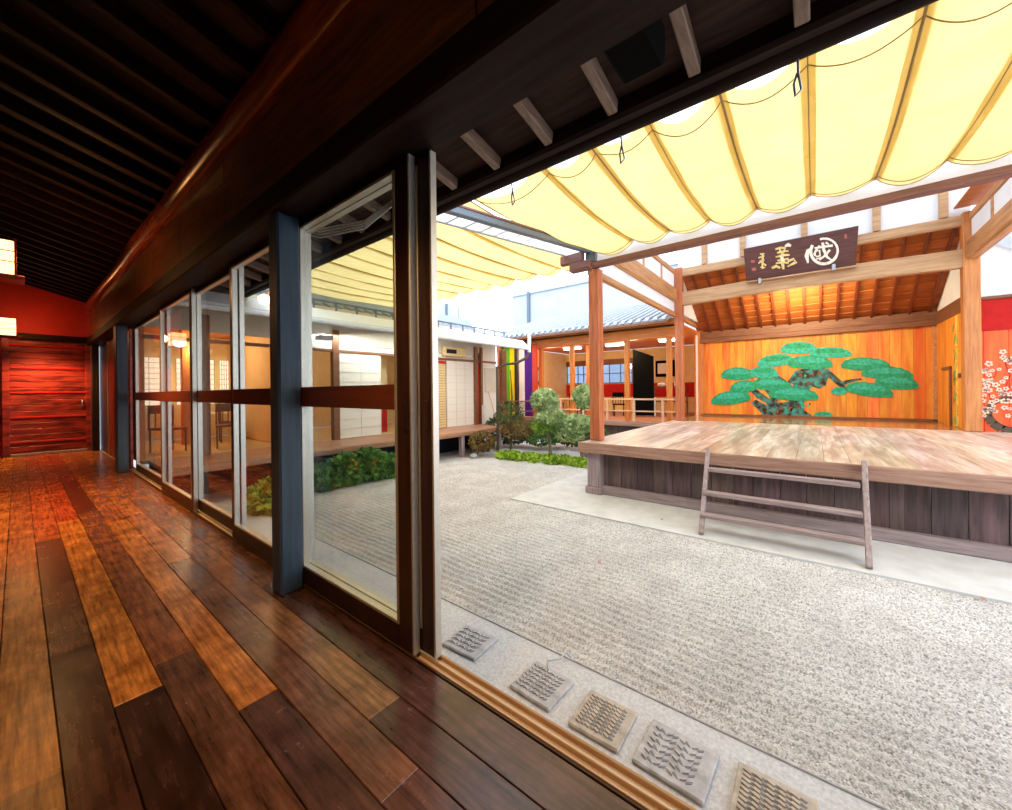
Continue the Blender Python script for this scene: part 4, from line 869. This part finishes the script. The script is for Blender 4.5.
# five colour curtain
cu=thing('striped_curtain',(11.7,9.0,HZ),'hanging curtain of green, yellow, white, purple and red stripes beside the hall','curtain')
cols=[('cgreen',9.36,9.05),('cyel',9.05,8.74),('cwhite',8.62,8.36),('cpur',8.36,8.02),('cred',8.02,7.78)]
for mname,y0,y1 in cols:
    m=MB(); vs=[]; n=12
    for i in range(n+1):
        y=y0+(y1-y0)*i/n; vs+=[(11.62+.025*math.sin(i*1.6),y,HZ+.05),(11.62+.02*math.sin(i*1.6+.3),y,2.85)]
    m.add(vs,[(2*i,2*i+2,2*i+3,2*i+1) for i in range(n)],smooth=True); m.build('stripe',mname,cu)['label']={'cgreen':'green stripe','cyel':'yellow stripe','cwhite':'white stripe','cpur':'purple stripe','cred':'red stripe'}[mname]
MB().tube([(11.62,9.4,2.86),(11.62,7.75,2.86)],.02).build('curtain_rod','lint',cu)
MB().bbox(11.52,11.7,8.64,8.76,GZ,2.95,.01).build('curtain_post','darkv',cu)
MB().bbox(11.52,11.7,9.40,9.60,GZ,2.95,.01).build('curtain_post','cedarred',cu)
MB().bbox(11.45,11.55,7.76,9.5,.78,.82,.01).bbox(11.45,11.55,7.76,9.5,.42,.46,.01).build('curtain_rail','lint',cu)
# distant buildings above roofs
nb=thing('white_building',(20,9,GZ),'large pale building wall rising behind the tiled hall roof','building')
MB().box(19.9,21,4.0,15.2,GZ,7.4).build('wall','whitew',nb); MB().bbox(19.8,19.9,4,15.2,7.2,7.45).build('parapet','whitew',nb); MB().tube([(19.8,13.9,0),(19.8,13.9,7.3)],.10,10).build('drain_pipe','lattice',nb)
MB().bbox(19.6,19.9,12.0,13.9,4.6,5.3,.02).build('cooling_unit','lattice',nb)
n2=thing('grey_building',(12,20,GZ),'pale grey panelled building behind the low house roof','building')
pb=MB(); boards(pb,'x',-4,19.5,1.2,0,0,lambda a,e,t:pb.bbox(a,e-.03,19.0,19.2,GZ,7.0,.01),seed=30,gap=.02); pb.build('wall','whitew',n2)
for x in (8,10.6,13.4,16.1,17.6): MB().bbox(x,x+.12,18.9,19,GZ,7.0).build('facade_rib','lattice',n2)
n3=tag(MB().box(-1,12,12.6,12.8,2.6,3.9).build('garden_wall','whitew',None,(5,12.7,2.6)),'white wall strip seen above the low house roof','wall')

# ================================================================ PLANTS
def leaves(mb,c,r,n,size,seed,shell=.55,asp=.45,up=.2):
    rr=random.Random(seed)
    for _ in range(n):
        while True:
            v=Vector((rr.uniform(-1,1),rr.uniform(-1,1),rr.uniform(-1,1)))
            if .05<v.length<=1: break
        k=v.length; v=v.normalized()*(shell+(1-shell)*k) if rr.random()<.75 else v
        p=Vector((c[0]+v.x*r[0],c[1]+v.y*r[1],c[2]+v.z*r[2]))
        d=(v+Vector((rr.uniform(-1,1),rr.uniform(-1,1),rr.uniform(-1,1)+up))).normalized(); s=size*rr.uniform(.6,1.3)
        q=d.cross(Vector((rr.uniform(-1,1),rr.uniform(-1,1),rr.uniform(-1,1)))).normalized()*s*asp
        mb.add([p-d*s*.2,p+d*s*.4+q,p+d*s,p+d*s*.4-q],[(0,1,2,3)])
def plant(name,loc,label,cat,stems,clumps,mat,bark='bark'):
    d=thing(name,loc,label,cat)
    t=MB()
    for pts,rad in stems: t.tube(pts,rad,8)
    if stems: t.build('trunk',bark,d)
    for i,(c,r,n,s,mt_) in enumerate(clumps):
        m=MB(); leaves(m,c,r,n,s,hash((round(c[0]*100),i))%9999); m.build('foliage',mt_ or mat,d)
    return d
G=GZ
plant('pine_shrub',(8.7,5.45,G),'rounded pale green shrub standing left of the front stage pillar','shrub',[([(8.7,5.45,G),(8.72,5.5,.1),(8.68,5.6,.5),(8.7,5.65,.8)],[.045,.035,.03,.02])],
 [((8.7,5.62,.92),(.34,.36,.30),1500,.07,None),((8.72,5.45,.50),(.36,.42,.22),1300,.07,None),((8.65,5.7,.22),(.3,.34,.16),700,.06,'pine2')],'pine','barkg')
plant('pine_shrub',(9.0,4.7,G),'pale green pine shrub half hidden by the front stage pillar','shrub',[([(9.0,4.7,G),(9.0,4.72,.2),(9.02,4.7,.9)],[.045,.035,.02])],
 [((9.05,4.62,1.02),(.30,.28,.30),1300,.07,None),((8.95,4.85,.32),(.40,.50,.24),1700,.07,None),((8.9,5.0,.0),(.3,.4,.15),600,.06,None)],'pine','barkg')
plant('maple_sapling',(8.3,6.45,G),'slender dark sapling with sparse olive leaves before the striped curtain','tree',[([(8.3,6.45,G),(8.3,6.46,.3),(8.33,6.42,1.0),(8.30,6.44,1.75)],[.035,.03,.022,.01]),([(8.32,6.43,.8),(8.2,6.7,1.1)],[.015,.008]),([(8.31,6.44,.6),(8.5,6.2,.9)],[.015,.008])],
 [((8.3,6.5,.55),(.30,.4,.34),500,.06,None),((8.35,6.3,.15),(.34,.5,.25),700,.06,'rust')],'darkl')
plant('russet_bush',(7.7,7.2,G),'reddish brown low bush at the end of the veranda','bush',[([(7.7,7.15,G),(7.75,7.1,-.1)],[.02,.01])],[((7.75,7.0,-.16),(.36,.34,.26),1100,.06,None)],'rust')
plant('dark_bush',(9.4,7.6,G),'dark green bush at the foot of the striped curtain','bush',[],[((9.5,7.5,-.02),(.5,.9,.42),1900,.08,None),((9.7,6.4,-.1),(.45,.7,.35),1300,.08,'fern')],'darkl')
plant('dark_bush',(10.3,5.4,G),'dark bush under the bridge behind the pale shrubs','bush',[],[((10.3,5.5,-.15),(.5,1.0,.3),1500,.08,None)],'darkl')
gc=MB(); rr=random.Random(44)
for k in range(70):
    t=rr.random(); x=7.9+rr.uniform(-.22,.30)+.25*t; y=6.55-2.7*t
    leaves(gc,(x,y,G+.04),(.16,.16,.10),70,.06,k,.2,.5,.8)
tag(gc.build('ground_cover','moss',None,(8,5.2,G)),'bright green ground cover plants bordering the gravel by the stage','plants',None,'stuff')
plant('fern_bush',(3.55,7.0,G),'deep green ferny bush seen through the nearest glass door, left part','bush',[],[((3.45,7.05,-.38),(.42,.32,.24),1300,.10,None),((3.85,6.98,-.28),(.35,.30,.28),1000,.10,None),((3.9,6.85,-.2),(.12,.12,.12),160,.08,'fernw')],'fern')
plant('fern_bush',(4.5,6.95,G),'green ferny bush with yellow tips seen through the nearest door, right part','bush',[],[((4.35,6.95,-.26),(.34,.28,.32),1000,.10,None),((4.75,6.95,-.36),(.36,.28,.24),900,.10,None),((4.3,6.8,-.18),(.12,.1,.10),130,.08,'fernw')],'fern')
plant('fern_bush',(2.35,6.3,G),'small bright green bush seen through the glass left of the blue-grey post','bush',[],[((2.35,6.3,-.34),(.34,.30,.26),1200,.08,None)],'pine2')
for i,(x,y,s,l) in enumerate(((8.55,5.6,.12,'small grey stone under the round pale shrub'),(9.3,4.6,.16,'grey stone beside the shrub next to the stage'),(7.4,7.0,.10,'grey stone at the veranda end'))):
    tag(MB().blob((x,y,G+s*.5),(s,s*1.2,s*.6),i,.2).build('garden_stone','stone',None,(x,y,G)),l,'stone')
for o in list(bpy.data.objects):
    if '_o' in o: del o['_o']
